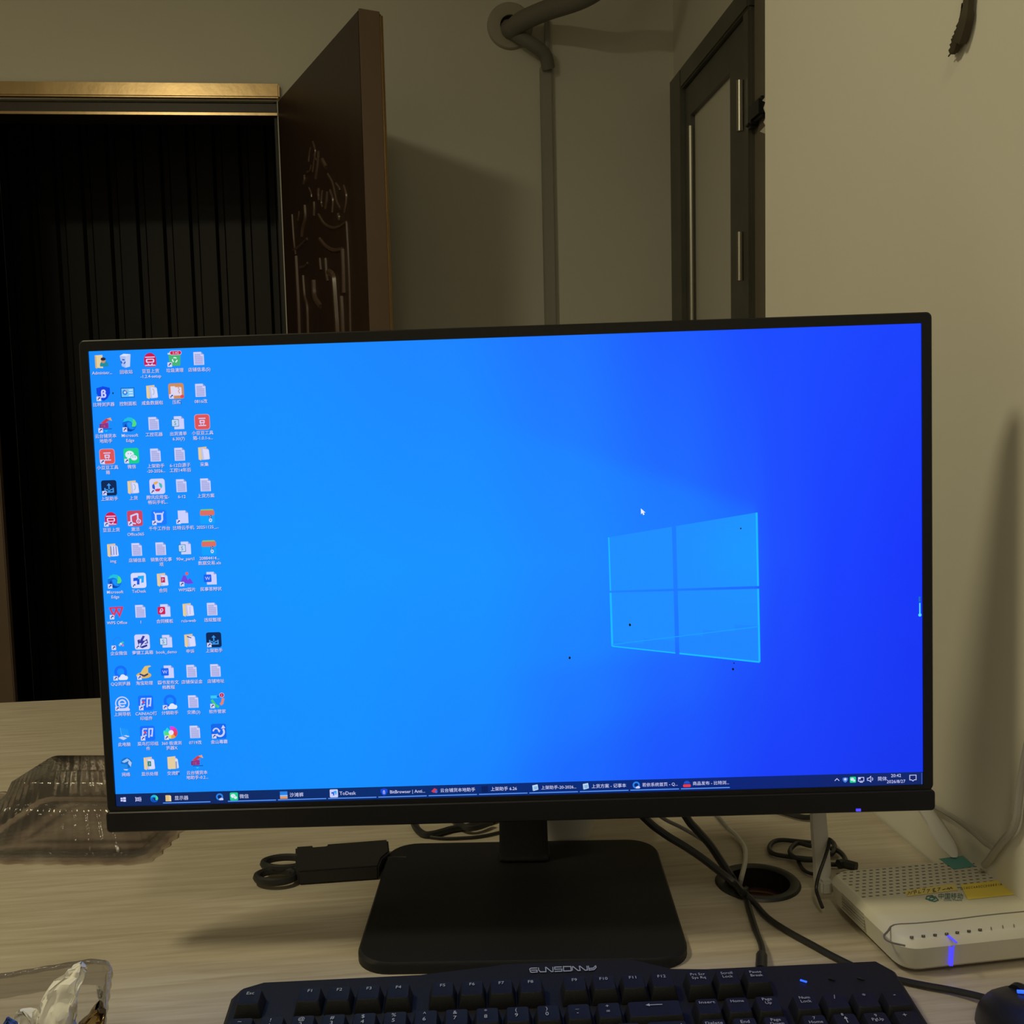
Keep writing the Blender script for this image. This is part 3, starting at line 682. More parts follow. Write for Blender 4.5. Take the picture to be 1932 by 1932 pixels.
def i_dots(f):
    f.arc(-2, -2, 14, 60, 330, 4, (26, 132, 250))
    for x, y, c in ((8, 4, (230, 220, 180)), (14, 0, (60, 200, 160)), (14, 9, (200, 120, 190)), (4, 8, (120, 200, 250))): f.ell(x, y, 3.6, 3.6, c, n=10)
    shortcut(f)
def i_bolt(f): f.rrect(-24, -24, 24, 24, 7, (208, 210, 255)); f.poly([(3, -20), (-12, 4), (-3, 4), (-9, 18), (11, -4), (2, -4), (10, -18)], (50, 60, 160)); f.poly([(-15, -6), (-6, -9), (-12, 12)], (50, 60, 140)); f.poly([(-9, 16), (15, 8), (16, 14), (0, 20)], (40, 50, 140)); f.stroke([(10, -3), (15, -7), (17, 3), (8, 6)], 3, (50, 60, 150)); shortcut(f)
def i_cloud(f, s=1.0, sc=True, ring=(20, 110, 250)):
    f.arc(2*s, -4*s, 16*s, 0, 360, 9*s, ring, n=28)
    f.ell(8*s, 13*s, 9*s, 9*s, (226, 230, 255)); f.ell(18*s, 15*s, 6*s, 6*s, (226, 230, 255)); f.rrect(-6*s, 12*s, 23*s, 22*s, 5*s, (226, 230, 255))
    if sc: shortcut(f)
def i_hat(f): f.ell(-1, 9, 24, 10, (216, 178, 96)); f.poly([(-15, 8), (-4, -10), (4, -20), (20, -22), (24, -19), (14, -15), (13, 6)], (226, 190, 110)); f.poly([(-14, 2), (0, 8), (13, 2), (13, 8), (0, 14), (-14, 8)], (60, 60, 110)); shortcut(f)
def i_e(f): f.arc(1, 0, 21, 0, 360, 3.6, W, n=28); f.arc(1, -1, 10.5, 5, -315, 5, W, n=20); f.stroke([(-9, 0), (13, 0)], 4, W); f.ell(16, 18, 7, 6, W); f.rrect(-10, 15, 24, 24, 4, W); shortcut(f)
def i_print(f): f.rrect(-24, -24, 24, 24, 7, (20, 112, 255)); f.stroke([(-14, -14), (0, -14)], 4, W); f.stroke([(-14, -12), (-16, 12), (-3, 5)], 4, W); f.stroke([(-13, -2), (-2, -2)], 4, W); f.ell(-7, -3, 4, 4, (226, 60, 80)); f.stroke([(4, 14), (6, -14), (17, -14), (14, 9), (9, 8)], 4.4, W); shortcut(f)
def i_pc(f): f.poly([(-10, -20), (14, -14), (18, 10), (-8, 4)], (30, 150, 250)); f.stroke([(-10, -20), (-8, 4), (18, 10)], 1.5, (90, 186, 255)); f.poly([(-18, 12), (-6, 8), (10, 14), (-2, 20)], (196, 206, 250)); f.poly([(0, 6), (6, 4), (18, 8), (12, 11)], (196, 206, 250))
def i_net(f):
    f.ell(3, -3, 18, 18, (24, 110, 200), n=24); f.poly([(-12, -8), (6, -18), (14, -12), (-4, -4)], (150, 196, 246)); f.poly([(12, -14), (20, -4), (16, 10), (8, -2)], (170, 200, 240)); f.poly([(-16, -2), (6, 2), (6, 14), (-14, 12)], (30, 140, 240)); f.poly([(-8, 16), (8, 17), (4, 21), (-4, 20)], (196, 206, 250))
def i_cleanball(f):
    cs = [(226, 60, 226), (230, 60, 140), (226, 70, 70), (236, 160, 70), (230, 226, 90), (90, 220, 110), (40, 210, 220)]
    for k, c in enumerate(cs): f.arc(0, 0, 14, -100+48*k, -50+48*k, 12, c, n=6)
    f.arc(-2, 0, 20, 150, 200, 5, (60, 226, 200)); f.ell(0, 0, 8, 8, (232, 230, 255)); shortcut(f)
def i_guard(f):
    f.stroke([(-20, -13), (2, -13)], 9, (60, 200, 250)); f.stroke([(0, -13), (18, -17)], 6, (20, 100, 220)); f.stroke([(-17, -4), (-6, 14), (5, 20)], 8, (70, 200, 120)); f.stroke([(20, -8), (16, 8), (10, 12)], 8, (230, 130, 110)); f.ell(16, -18, 8, 8, (226, 190, 210)); f.ell(16, -18, 6.5, 6.5, (196, 30, 80)); f.text('1', 16, -18, 11, W); shortcut(f)
def i_arrow(f): f.rrect(-24, -24, 24, 24, 6, (18, 104, 236)); f.arc(-8, 0, 9, 180, 350, 4.5, W); f.poly([(-3, -2), (6, -3), (2, 5)], W); f.arc(4, 2, 13, 150, -40, 6, W, ry=14); f.poly([(8, -8), (22, -10), (15, -20)], W); shortcut(f)

def fold(mk): return lambda f: i_folder(f, mk)
ICONS = [
 [(i_user, ['Administr...']), (i_shieldb, ['比特浏览器']), (i_store, ['云台铺货本', '地助手']), (i_beanbox, ['小豆豆工具', '箱']), (i_up, ['上架助手']), (i_bean_s, ['豆豆上货']), (fold('img'), ['img']), (i_swirl, ['Microsoft', 'Edge']), (i_wps, ['WPS Office']), (i_dots, ['企业微信']), (i_cloud, ['QQ浏览器']), (i_e, ['上网导航']), (i_pc, ['此电脑']), (i_net, ['网络'])],
 [(i_bin, ['回收站']), (i_panel, ['控制面板']), (i_swirl, ['Microsoft', 'Edge']), (i_chat, ['微信']), (fold('ring'), ['上货']), (i_office, ['激活', 'Office365']), (i_doc, ['店铺信息']), (i_remote, ['ToDesk']), (i_doc, ['1']), (i_bolt, ['壹键工具箱']), (i_hat, ['淘宝助理']), (i_print, ['CAINIAO打', '印组件']), (i_print, ['菜鸟打印组', '件']), (fold('green'), ['显示处理'])],
 [(i_bean, ['豆豆上货', '-1.2.4-setup']), (fold('ring'), ['咸鱼数据包']), (i_doc, ['工控花器']), (i_doc, ['上架助手', '-20-2026...']), (i_petal, ['腾讯应用宝-', '畅玩手机...']), (i_horn, ['千牛工作台']), (i_doc, ['销售优化事', '项']), (fold('p'), ['合同']), (i_pres, ['合同模板']), (i_sheet, ['book_demo']), (i_word, ['图书发布文', '档教程']), (i_cloud, ['分销助手']), (i_cleanball, ['360 极速浏', '览器X']), (fold('zip'), ['交流群'])],
 [(i_clean, ['垃圾清理']), (i_zipbox, ['压缩']), (i_sheet, ['出货清单', '6.30(7)']), (i_doc, ['6-12白源子', '工控14年后']), (i_doc, ['6-12']), (i_blank, ['比特云手机']), (i_sheet, ['90w_part1']), (i_photo, ['WPS图片']), (fold('line'), ['rcis-web']), (fold('note'), ['申诉']), (i_doc, ['店铺保证金']), (i_doc, ['交接(3)']), (i_doc, ['0719改']), (i_store2, ['云台铺货本', '地助手-0.2...'])],
 [(i_doc, ['店铺信息(5)']), (i_doc, ['0816改']), (i_beanbox2, ['小豆豆工具', '箱-1.0.1-s...']), (fold(None), ['采集']), (i_doc, ['上货方案']), (i_archive, ['20251125_...']), (i_archive, ['20884414...', '数据交易.xls']), (i_word, ['民事答辩状']), (i_doc, ['违规整理']), (i_up, ['上架助手']), (i_doc, ['店铺地址']), (i_guard, ['软件管家']), (i_arrow, ['金山毒霸'])],
]
for c, colm in enumerate(ICONS):
    for r_, (fn, caps) in enumerate(colm):
        f = Flat(sxf); f.l = 2; f.o = (37.8+75.6*c, 33.0+97.7*r_); fn(f)
        for k, cap in enumerate(caps):
            y = 34+15.5*k
            f.text(cap, 1.0, y+1.3, 13.5, (20, 30, 110)); f.text(cap, 0, y, 13.5, (214, 212, 255), bold=0.008)
        f.build('desktop_icon', screen_m, screen)

# taskbar buttons
def tb(name, u, v, draw, caption=None, cu=None, under=None, size=14):
    f = Flat(sxf); f.l = 4; f.o = (u, v); draw(f); f.o = (0, 0)
    if caption: f.text(caption, cu, v, size, (214, 216, 255), 'l')
    if under: f.rect(under[0], 1431.5, under[1], 1434.5, (90, 150, 245))
    f.build(name, screen_m, screen)
def d_start(f):
    for x0, y0, x1, y1, k in ((-8, -6, -1, -0.6, 0), (0.4, -7.2, 9, -0.6, 0), (-8, 0.8, -1, 6, 0), (0.4, 0.8, 9, 7.4, 0)): f.rect(x0, y0, x1, y1, W)
def d_view(f):
    f.stroke([(-8, -7), (-8, -4), (5, -4), (5, -7)], 1.8, W); f.rect(-8, -2, 5, 3, W); f.rect(-6, -0.6, 3, 1.6, (14, 40, 96)); f.stroke([(-8, 8), (-8, 5), (5, 5), (5, 8)], 1.8, W); f.rect(8, -7, 9.6, 8, W); f.rect(7, -1, 10.6, 2, W)
def d_folder(f): f.rect(-9, -10, 6, 10, (222, 192, 130)); f.rect(3, -8, 9, 10, (240, 214, 160))
def d_beach(f): f.rect(-12, -12, 12, 0, (40, 130, 230)); f.rect(-12, 0, 12, 4, (150, 200, 250)); f.rect(-12, 4, 12, 12, (222, 150, 100))
def d_remote(f): f.rrect(-13, -13, 13, 13, 3, W); f.poly([(-8, -4), (2, -5), (1, 7), (-3, 7), (-3, 1), (-8, 1)], (20, 90, 226)); f.poly([(0, -8), (9, -8), (8, 4), (4, 4), (4, -2), (0, -2)], (30, 170, 250))
def d_shieldb(f): shield(f, 0, 0, 11, (20, 76, 220)); f.text('ß', 0, 0, 17, W)
def d_store(f): f.poly([(-10, 2), (0, -8), (10, -3), (3, 2), (8, 8), (-4, 6)], (206, 60, 90)); f.ell(6, 3, 4, 4, (40, 110, 220))
def d_note(f): f.poly([(-9, -8), (8, -11), (10, 6), (-6, 10)], (190, 214, 240)); f.poly([(-9, -8), (-6, 10), (-9, 8)], (90, 140, 190)); f.poly([(-5, -4), (6, -6), (7, 4), (-3, 6)], (130, 180, 226))
def d_none(f): f.rect(-10, -10, 10, 10, (5, 30, 90))
def d_red(f): f.ell(0, -1, 11, 10, (20, 40, 110)); f.ell(0, 0, 10, 9, (30, 80, 200), a0=180, a1=360); f.rrect(-12, 2, 12, 11, 3, (226, 60, 80))
def d_q(f): f.arc(0, 0, 9, 0, 360, 5, (40, 130, 236), n=20); f.ell(6, 7, 5, 4, W); f.rrect(-2, 5, 12, 11, 3, W)
tb('start_button', 23, 1418, d_start); tb('task_view_button', 71, 1418, d_view)
tb('taskbar_button', 123, 1418, lambda f: i_swirl(f, 0.56, False))
tb('taskbar_button', 168, 1418, d_folder, '显示器', 188, (150, 302), 15)
tb('taskbar_button', 332, 1418, d_q)
tb('taskbar_button', 378, 1418, lambda f: i_chat(f, 0.54, False), '微信', 396, (358, 512), 15)
tb('taskbar_button', 537, 1418, d_beach, '沙滩裤', 556, (518, 672), 15)
tb('taskbar_button', 697, 1417, d_remote, 'ToDesk', 715, (678, 832), 16)
tb('taskbar_button', 857, 1417, d_shieldb, 'BitBrowser | Anti...', 876, (838, 992), 14.5)
tb('taskbar_button', 1017, 1417, d_store, '云台铺货本地助手', 1036, (998, 1152))
tb('taskbar_button', 1177, 1417, d_none, '上架助手 6.26', 1196, (1158, 1312))
tb('taskbar_button', 1337, 1417, d_note, '上架助手-20-2026...', 1356, (1318, 1472), 13.5)
tb('taskbar_button', 1497, 1417, d_note, '上货方案 - 记事本', 1516, (1478, 1632))
tb('taskbar_button', 1657, 1417, d_q, '若依系统首页 - Q...', 1676, (1638, 1792), 13.5)
tb('taskbar_button', 1817, 1417, d_red, '商品发布 - 比特浏...', 1836, (1798, 1952), 13.5)
f = Flat(sxf); f.l = 4
f.stroke([(2283, 1421), (2290, 1414), (2297, 1421)], 2, W); shield(f, 2316, 1419, 8, (70, 130, 230)); f.ell(2316, 1417, 4, 4, W)
f.o = (2340, 1419); i_chat(f, 0.4, False); f.o = (0, 0)
f.stroke([(2357, 1412), (2374, 1412), (2374, 1424), (2357, 1424)], 2, W, True); f.rect(2357, 1412, 2364, 1418, W); f.rect(2361, 1426, 2371, 1428.5, W)
f.stroke([(2385, 1415), (2390, 1415), (2396, 1409), (2396, 1427), (2390, 1422), (2385, 1422)], 2, W, True); f.arc(2396, 1418, 6, -50, 50, 2, W)
f.text('简体', 2432, 1418, 15, W); f.text('20:42', 2475, 1408.5, 14.5, W); f.text('2026/8/27', 2475, 1427.5, 14.5, W)
f.stroke([(2518, 1409), (2538, 1409), (2538, 1424), (2532, 1424), (2528, 1428), (2524, 1424), (2518, 1424)], 2, W, True)
f.rect(2554.5, 1402, 2557, 1439, (70, 90, 180))
f.build('notification_area', screen_m, screen)
# ---------------------------------------------------------------- keyboard
U = 0.01905
pF1 = onZ(588, 1869, 0.0295); pF12 = onZ(1245, 1842, 0.0295)
yawK = math.atan2(pF12.y-pF1.y, pF12.x-pF1.x)
exK = Vector((math.cos(yawK), math.sin(yawK), 0)); eyK = Vector((-math.sin(yawK), math.cos(yawK), 0))
midK = (pF1+pF12)/2
# origin: left end of the key field at the middle of the F row caps, desk level; F1..F12 centres are 2.5 u .. 14.5 u
kO = midK - exK*(8.5*U) - eyK*0.0035; kO.z = DESK_Z
KM = Matrix.Translation(kO) @ Matrix.Rotation(yawK, 4, 'Z')
kb = empty('keyboard', None, 'black full-size keyboard with white lettering, lying in front of the monitor base', 'keyboard', M=KM)
TL = math.radians(6.0)
def kz(y): return 0.0200 + y*math.tan(TL)            # height of the key deck
x0, x1 = -0.33*U, 22.83*U
ZB_ = 0.0222
back = (KM.inverted() @ onZ(1560, 1813, ZB_)).y; hump = (KM.inverted() @ onZ(1075, 1811, ZB_)).y - back
bkl = back + 0.0045
out = [(x0+0.004, -0.128), (x1-0.004, -0.128), (x1, -0.120), (x1+0.001, back-0.012), (x1-0.006, back), (16.4*U, back-0.001), (15.2*U, back+0.001), (14.3*U, back+hump*0.7), (13.8*U, back+hump), (9.0*U, back+hump), (8.5*U, back+hump*0.85), (7.3*U, bkl+hump*0.35), (6.0*U, bkl+0.0015), (x0+0.016, bkl), (x0+0.004, bkl-0.006), (x0, bkl-0.016)]
def tp(y): return kz(y)+0.0006 if y < 0.011 else kz(0.011)+0.0006+(y-0.011)*0.03
sh = MB(); cx_ = (x0+x1)/2; cy_ = -0.05
def inset(p, k): return (p[0]+(-k if p[0] > cx_ else k), p[1]+(-k if p[1] > cy_ else k))
def bz_(y): return max(0.0025, kz(y)-0.0125)
sh.loft([[(*inset(p, 0.002), bz_(p[1])) for p in out], [(*p, bz_(p[1])+0.003) for p in out], [(*p, tp(p[1])-0.003) for p in out], [(*inset(p, 0.003), tp(p[1])) for p in out]])
sh.build('shell', shell_m, kb, bevel=0.0006)
for x_ in (x0+0.04, x1-0.04):
    for y_ in (-0.11, 0.008): MB().box((x_-0.012, y_-0.005, 0), (x_+0.012, y_+0.005, bz_(y_)+0.002)).build('foot', blk, kb, smooth=False)
_km = {}
def key_mesh(w, d, rowk):
    if (w, d, rowk) in _km: return _km[(w, d, rowk)]
    m = MB(); a = w*U-0.0011; b_ = d*U-0.0011; hh = 0.0095
    hx, hy = a/2, b_/2; tx, ty = hx-0.0024, hy-0.0022; sh_ = 0.0009
    rings = [rr(-hx, -hy, hx, hy, 0.0008, 2), rr(-hx, -hy, hx, hy, 0.0008, 2), rr(-tx-0.0004, -ty-0.0004+sh_, tx+0.0004, ty+0.0004+sh_, 0.0016, 2), rr(-tx, -ty+sh_, tx, ty+sh_, 0.0014, 2), rr(-tx*0.55, -ty*0.55+sh_, tx*0.55, ty*0.55+sh_, 0.0012, 2)]
    zs = [0, 0.001, hh-0.0005, hh, hh-0.0004]
    m.loft([[(x, y, z) for x, y in r_] for r_, z in zip(rings, zs)])
    o = m.build('keycap', key_m, kb, ang=50); _km[(w, d, rowk)] = o; return o
ROWY = [0, -1.42*U, -2.42*U, -3.42*U, -4.42*U, -5.42*U]
def key(x, row, w, leg, d=1.0):
    proto = key_mesh(w, d, 0)
    if proto.get('used'): o = proto.copy(); COL.objects.link(o); o.parent = kb
    else: o = proto
    o['used'] = 1
    y = ROWY[row]-(d-1)*U/2
    o.location = ((x+w/2)*U, y, kz(y)-0.0005); o.rotation_euler = (TL, 0, 0)
    if leg:
        f = Flat(lambda u, v, l: Vector((u, -v, 0.0098+l*0.00001))); wid = (w*U-0.0065); c = (0.46, 0.48, 0.53)
        tyo = -d*U/2+0.0055
        if isinstance(leg, str): f.text(leg, -0.0012 if len(leg) == 1 and row > 1 else 0, tyo-0.0004, 0.0052 if len(leg) == 1 else (0.0039 if len(leg) < 4 else 0.0034), c, w=None if len(leg) < 5 else min(wid, 0.0105))
        elif leg[0] == 'sh': f.text(leg[1], -0.001, tyo-0.0008, 0.0044, c); f.text(leg[2], -0.001, tyo+0.0040, 0.0046, c)
        elif leg[0] == 'two': f.text(leg[1], 0, tyo-0.0010, 0.0035, c); f.text(leg[2], 0, tyo+0.0025, 0.0035, c)
        elif leg[0] == 'arrow': f.stroke([(0.005, tyo), (-0.004, tyo)], 0.0006, c); f.poly([(-0.0055, tyo), (-0.003, tyo-0.0013), (-0.003, tyo+0.0013)], c)
        elif leg[0] == 'enter': f.text('Enter', -0.0035, tyo, 0.0032, c); f.stroke([(0.0085, tyo-0.001), (0.0085, tyo+0.0006), (0.0025, tyo+0.0006)], 0.0005, c); f.poly([(0.0012, tyo+0.0006), (0.0034, tyo-0.0004), (0.0034, tyo+0.0016)], c)
        elif leg[0] == 'up': f.stroke([(0, tyo+0.0045), (0, tyo+0.0005)], 0.0006, c); f.poly([(-0.0012, tyo+0.001), (0.0012, tyo+0.001), (0, tyo-0.0012)], c); f.text(leg[1], -0.001, tyo-0.0030, 0.0032, c)
        lg = f.build('legend', print_m, o); lg['kind'] = 'stuff'
    return o
row0 = [(0, 'Esc')] + [(2+k, 'F%d' % (1+k)) for k in range(4)] + [(6.5+k, 'F%d' % (5+k)) for k in range(4)] + [(11+k, 'F%d' % (9+k)) for k in range(4)]
for x, t in row0: key(x, 0, 1, t)
for x, a, b_ in ((15.25, 'Prt Scr', 'Sys Rq'), (16.25, 'Scroll', 'Lock'), (17.25, 'Pause', 'Break')): key(x, 0, 1, ('two', a, b_))
for k, (a, b_) in enumerate(zip('~!@#$%^&*()_+', '`1234567890-=')): key(k, 1, 1, ('sh', a, b_))
key(13, 1, 2, ('arrow',))
key(0, 2, 1.5, 'Tab')
for k, ch_ in enumerate('QWERTYUIOP'): key(1.5+k, 2, 1, ch_)
key(11.5, 2, 1, ('sh', '{', '[')); key(12.5, 2, 1, ('sh', '}', ']')); key(13.5, 2, 1.5, ('enter',))
key(0, 3, 1.75, 'Caps')
for k, ch_ in enumerate('ASDFGHJKL'): key(1.75+k, 3, 1, ch_)
key(10.75, 3, 1, ('sh', ':', ';')); key(11.75, 3, 1, ('sh', '"', "'")); key(12.75, 3, 2.25, None)
key(0, 4, 2.25, 'Shift')
for k, ch_ in enumerate('ZXCVBNM'): key(2.25+k, 4, 1, ch_)
for k, (a, b_) in enumerate((('<', ','), ('>', '.'), ('?', '/'))): key(9.25+k, 4, 1, ('sh', a, b_))
key(12.25, 4, 2.75, 'Shift')
for k, t in enumerate(('Ctrl', 'Win', 'Alt')): key(1.25*k, 5, 1.25, t)
key(3.75, 5, 6.25, None)
for k, t in enumerate(('Alt', 'Fn', 'Menu', 'Ctrl')): key(10+1.25*k, 5, 1.25, t)
for k, (a, b_) in enumerate((('Insert', 'Delete'), ('Home', 'End'))): key(15.25+k, 1, 1, a); key(15.25+k, 2, 1, b_)
key(17.25, 1, 1, ('two', 'Page', 'Up')); key(17.25, 2, 1, ('two', 'Page', 'Down'))
key(16.25, 4, 1, '↑')
for k, t in enumerate('←↓→'): key(15.25+k, 5, 1, t)
key(18.5, 1, 1, ('two', 'Num', 'Lock'))
for k, t in enumerate('/*-'): key(19.5+k, 1, 1, t)
key(18.5, 2, 1, ('two', '7', 'Home')); key(19.5, 2, 1, ('up', '8')); key(20.5, 2, 1, ('two', '9', 'PgUp')); key(21.5, 2, 1, '+', 2.0)
for r_, ts in ((3, '456'), (4, '123')):
    for k, t in enumerate(ts): key(18.5+k, r_, 1, t)
key(21.5, 4, 1, 'Enter', 2.0); key(18.5, 5, 2, '0'); key(20.5, 5, 1, '.')
# maker's name in angular letters on the raised back edge
def kxf(u, v, l):
    p = KM.inverted() @ onZ(980+u/11.36, 1800+v/11.36, 0.0225); p.z = tp(p.y)+0.0003+l*0.00001; return p
f = Flat(kxf); c = (0.40, 0.44, 0.54)
for pts in ([(380,305),(250,308),(220,325),(240,385),(265,393),(382,385),(378,347),(250,350)], [(405,295),(415,350),(450,383),(570,380),(560,292),(575,292),(685,378),(722,375),(715,282)],
            [(908,282),(755,287),(757,330),(910,325),(912,368),(755,374)], [(1135,358),(1132,280),(1150,275),(1255,355),(1302,352),(1282,270),(1298,268),(1410,350),(1458,345),(1445,258)],
            [(1475,258),(1495,347),(1600,335),(1645,290),(1632,250)], [(1490,312),(1585,305),(1625,262)]):
    f.stroke(pts, 19, c)
f.stroke([(942,278),(1100,275),(1110,360),(950,368)], 19, c, True)
lg = f.build('lettering', print_m, kb); lg['kind'] = 'stuff'
# indicator lights: the first one lit
for px, py, m in ((1516, 1850, led_blue), (1569, 1847, blk_gloss), (1624, 1846, blk_gloss)):
    p = KM.inverted() @ onZ(px, py, 0.0218)
    MB().box((-0.0022, -0.0006, -0.0003), (0.0022, 0.0006, 0.0004), Matrix.Translation((p.x, p.y, tp(p.y)+0.0003)) @ Matrix.Rotation(math.radians(-38), 4, 'Z')).build('indicator_light', m, kb)
def toK(pts): return [KM.inverted() @ p for p in pts]
kc = toK([onZ(1437, 1822, 0.012), onZ(1438, 1790, 0.0065), onZ(1428, 1760, 0.0030), onZ(1416, 1722, 0.0032), onZ(1408, 1695, 0.0045), onZ(1393, 1672, 0.006), onZ(1380, 1655, -0.012)])
MB().tube(kc, 0.0024, 8, 5).build('cable', cord_m, kb)
MB().tube(toK([onZ(1436, 1832, 0.013), onZ(1437, 1812, 0.0115), onZ(1437, 1804, 0.009)]), 0.0042, 10, 2).build('strain_relief', blk, kb)

# ---------------------------------------------------------------- mouse
mp_ = onZ(1992, 1996, 0)
MO = Matrix.Translation(mp_) @ Matrix.Rotation(math.radians(8), 4, 'Z')
ms = empty('mouse', None, 'black computer mouse with a blue light strip at the right edge of the desk', 'mouse', M=MO)
ms.matrix_world = MO
rings = []
for k in range(9):
    t = k/8; z = 0.036*t; sc = math.sqrt(max(0.0, 1-(t**2.6)))
    rings.append([(0.031*(0.25+0.75*sc)*math.copysign(abs(math.cos(a))**0.8, math.cos(a))*(1.0-0.10*math.sin(a)*0.5), 0.058*(0.35+0.65*sc)*math.copysign(abs(math.sin(a))**0.85, math.sin(a))-0.006*t, z*(1-0.18*max(0, math.sin(a)))) for a in [2*math.pi*q/28 for q in range(28)]])
MB().loft(rings).build('body', blk, ms, ang=60)
MB().lathe([(0.0, -0.003), (0.009, -0.003), (0.010, 0), (0.009, 0.003), (0.0, 0.003)], 20, Matrix.Translation((0, 0.030, 0.0205)) @ Matrix.Rotation(math.radians(90), 4, 'Y')).build('wheel', blk_gloss, ms)
lsp = MO.inverted() @ onZ(1927, 1871, 0.030)
MB().tube([(lsp.x-0.0012, lsp.y+0.002, 0.0292), (lsp.x+0.0012, lsp.y-0.001, 0.0302), (lsp.x+0.005, lsp.y-0.004, 0.0306)], 0.0012, 6).build('light_strip', led_blue, ms)
def toM(pts): return [MO.inverted() @ p for p in pts]
MB().tube(toM([onZ(1905, 1900, 0.010), onZ(1860, 1883, 0.0065), onZ(1800, 1869, 0.0035), onZ(1750, 1860, 0.003), onZ(1706, 1851, 0.0028), onZ(1640, 1835, 0.0026), onZ(1578, 1807, 0.0030), onZ(1534, 1783, 0.003), onZ(1485, 1756, 0.003), onZ(1448, 1731, 0.0032), onZ(1424, 1704, 0.004), onZ(1404, 1683, 0.0062), onZ(1384, 1660, -0.012)]), 0.0024, 8, 4).build('cable', cord_m, ms)

# ---------------------------------------------------------------- router
ZR = 0.027
rFL, rBL, rBR = onZ(1668, 1800, ZR), onZ(1556, 1642, ZR), onZ(1846, 1615, ZR)
exR = (rBR-rBL); exR.z = 0; exR.normalize(); eyR = Vector((-exR.y, exR.x, 0)); yawR = math.atan2(exR.y, exR.x)
RW = (rBR-rBL).length; RD = 0.118
rO = rBL - eyR*RD; rO.z = DESK_Z + 0.002
RM = Matrix.Translation(rO) @ Matrix.Rotation(yawR, 4, 'Z')
rt = empty('router', None, 'dusty white internet router with two upright antennas and yellow stickers, beside the right wall', 'router', M=RM)
ZT = ZR-0.002
def rp(a, k): return rr(a, a, RW-a, RD-a, k, 5)
MB().loft([[(x, y, 0.001) for x, y in rp(0.006, 0.012)], [(x, y, 0.004) for x, y in rp(0.0025, 0.014)], [(x, y, ZT-0.0055) for x, y in rp(0.0, 0.015)], [(x, y, ZT-0.0008) for x, y in rp(0.0032, 0.013)], [(x, y, ZT) for x, y in rp(0.0045, 0.012)]]).build('case', router_m, rt, ang=30)
for x in (0.02, RW-0.02):
    for y in (0.02, RD-0.02): MB().lathe([(0, -0.002), (0.005, -0.002), (0.005, 0.0015), (0, 0.0015)], 12, Matrix.Translation((x, y, 0))).build('rubber_foot', blk, rt)
vs = MB()
for j in range(9):
    for i in range(22):
        x = 0.008+(i+0.5*(j % 2))*0.0056; y = RD*0.585+j*0.0052
        if x < RW-0.006 and y < RD-0.006: vs.box((x-0.0014, y-0.0007, ZT-0.0006), (x+0.0014, y+0.0007, ZT+0.00012))
v_ = vs.build('vent_slot', slot_m, rt, smooth=False); v_['kind'] = 'stuff'
sv = MB()
for k in range(6): sv.box((-0.0002, RD*0.45+k*0.0001, 0.008+k*0.0022), (0.0006, RD*0.75, 0.0088+k*0.0022))
s_ = sv.build('side_groove', groove_m, rt, smooth=False); s_['kind'] = 'stuff'
RI = RM.inverted()
def rpx(px, py): return RI @ onZ(px, py, ZR)
gp = [(1932, 1720), (1862, 1727), (1790, 1736), (1730, 1742), (1687, 1745), (1675, 1757), (1668, 1765), (1671, 1772), (1682, 1778), (1708, 1784)]
gv = [rpx(x, y) for x, y in gp]
MB().tube([(p.x, p.y, ZT-0.0001) for p in gv], 0.0007, 6, 3).build('panel_groove', slot_m, rt)
def rxf(u, v, l):
    p = rpx(u, v); return Vector((p.x, p.y, ZT+0.0003+l*0.00002))
def sticker(name, draw, label=None):
    f = Flat(rxf); draw(f); o = f.build(name, print_m, rt)
    if label: o['label'] = label
    return o
Y1c, Y2c = (226, 208, 124), (236, 214, 92); ink = (40, 44, 44); teal = (36, 112, 116)
def d_hand(f):
    f.poly([(1706, 1681), (1800, 1668), (1808, 1680), (1712, 1692)], Y1c)
    for pts in ([(1712,1689),(1717,1684),(1713,1684)], [(1718,1688),(1722,1681)], [(1726,1688),(1724,1682),(1728,1680),(1729,1684),(1725,1684)], [(1734,1681),(1733,1686),(1738,1685)], [(1740,1679),(1745,1678),(1742,1685)], [(1749,1680),(1754,1679),(1750,1685)], [(1760,1678),(1764,1677),(1761,1681),(1766,1683),(1761,1684),(1760,1678)], [(1769,1677),(1774,1676),(1770,1682)], [(1778,1680),(1784,1678)], [(1786,1679),(1789,1676),(1791,1679),(1794,1675),(1797,1678)]):
        f.stroke(pts, 1.1, ink)
sticker('handwritten_sticker', d_hand, 'yellow strip with handwritten digits')
def d_num(f):
    f.poly([(1812, 1670), (1897, 1660), (1920, 1688), (1826, 1698)], Y2c)
    for k, ch_ in enumerate('DS8EC4A0CC000E01A'):
        f.text(ch_, 1815+k*4.6, 1677-k*0.46, 6.2, ink)
sticker('number_sticker', d_num, 'yellow label with a printed number')
def d_logo(f):
    for k in (-1, 1):
        f.stroke([(1757+k*3-5, 1696+k*1.2-3.4), (1757+k*3+5, 1696+k*1.2-4.6), (1757+k*3+10, 1696+k*1.2+1.6), (1757+k*3+3, 1696+k*1.2+4.2), (1757+k*3-7, 1696+k*1.2+1.4)], 2.0, teal, True)
    f.text('中国移动', 1794, 1691.5, 12, teal, w=46); f.text('China Mobile', 1798, 1698.5, 5, teal, w=42)
sticker('operator_mark', d_logo, 'teal operator mark and lettering')
def d_teal(f): f.poly([(1771, 1621), (1816, 1615), (1840, 1635), (1800, 1641)], (84, 150, 150))
sticker('square_sticker', d_teal, 'small teal sticker')
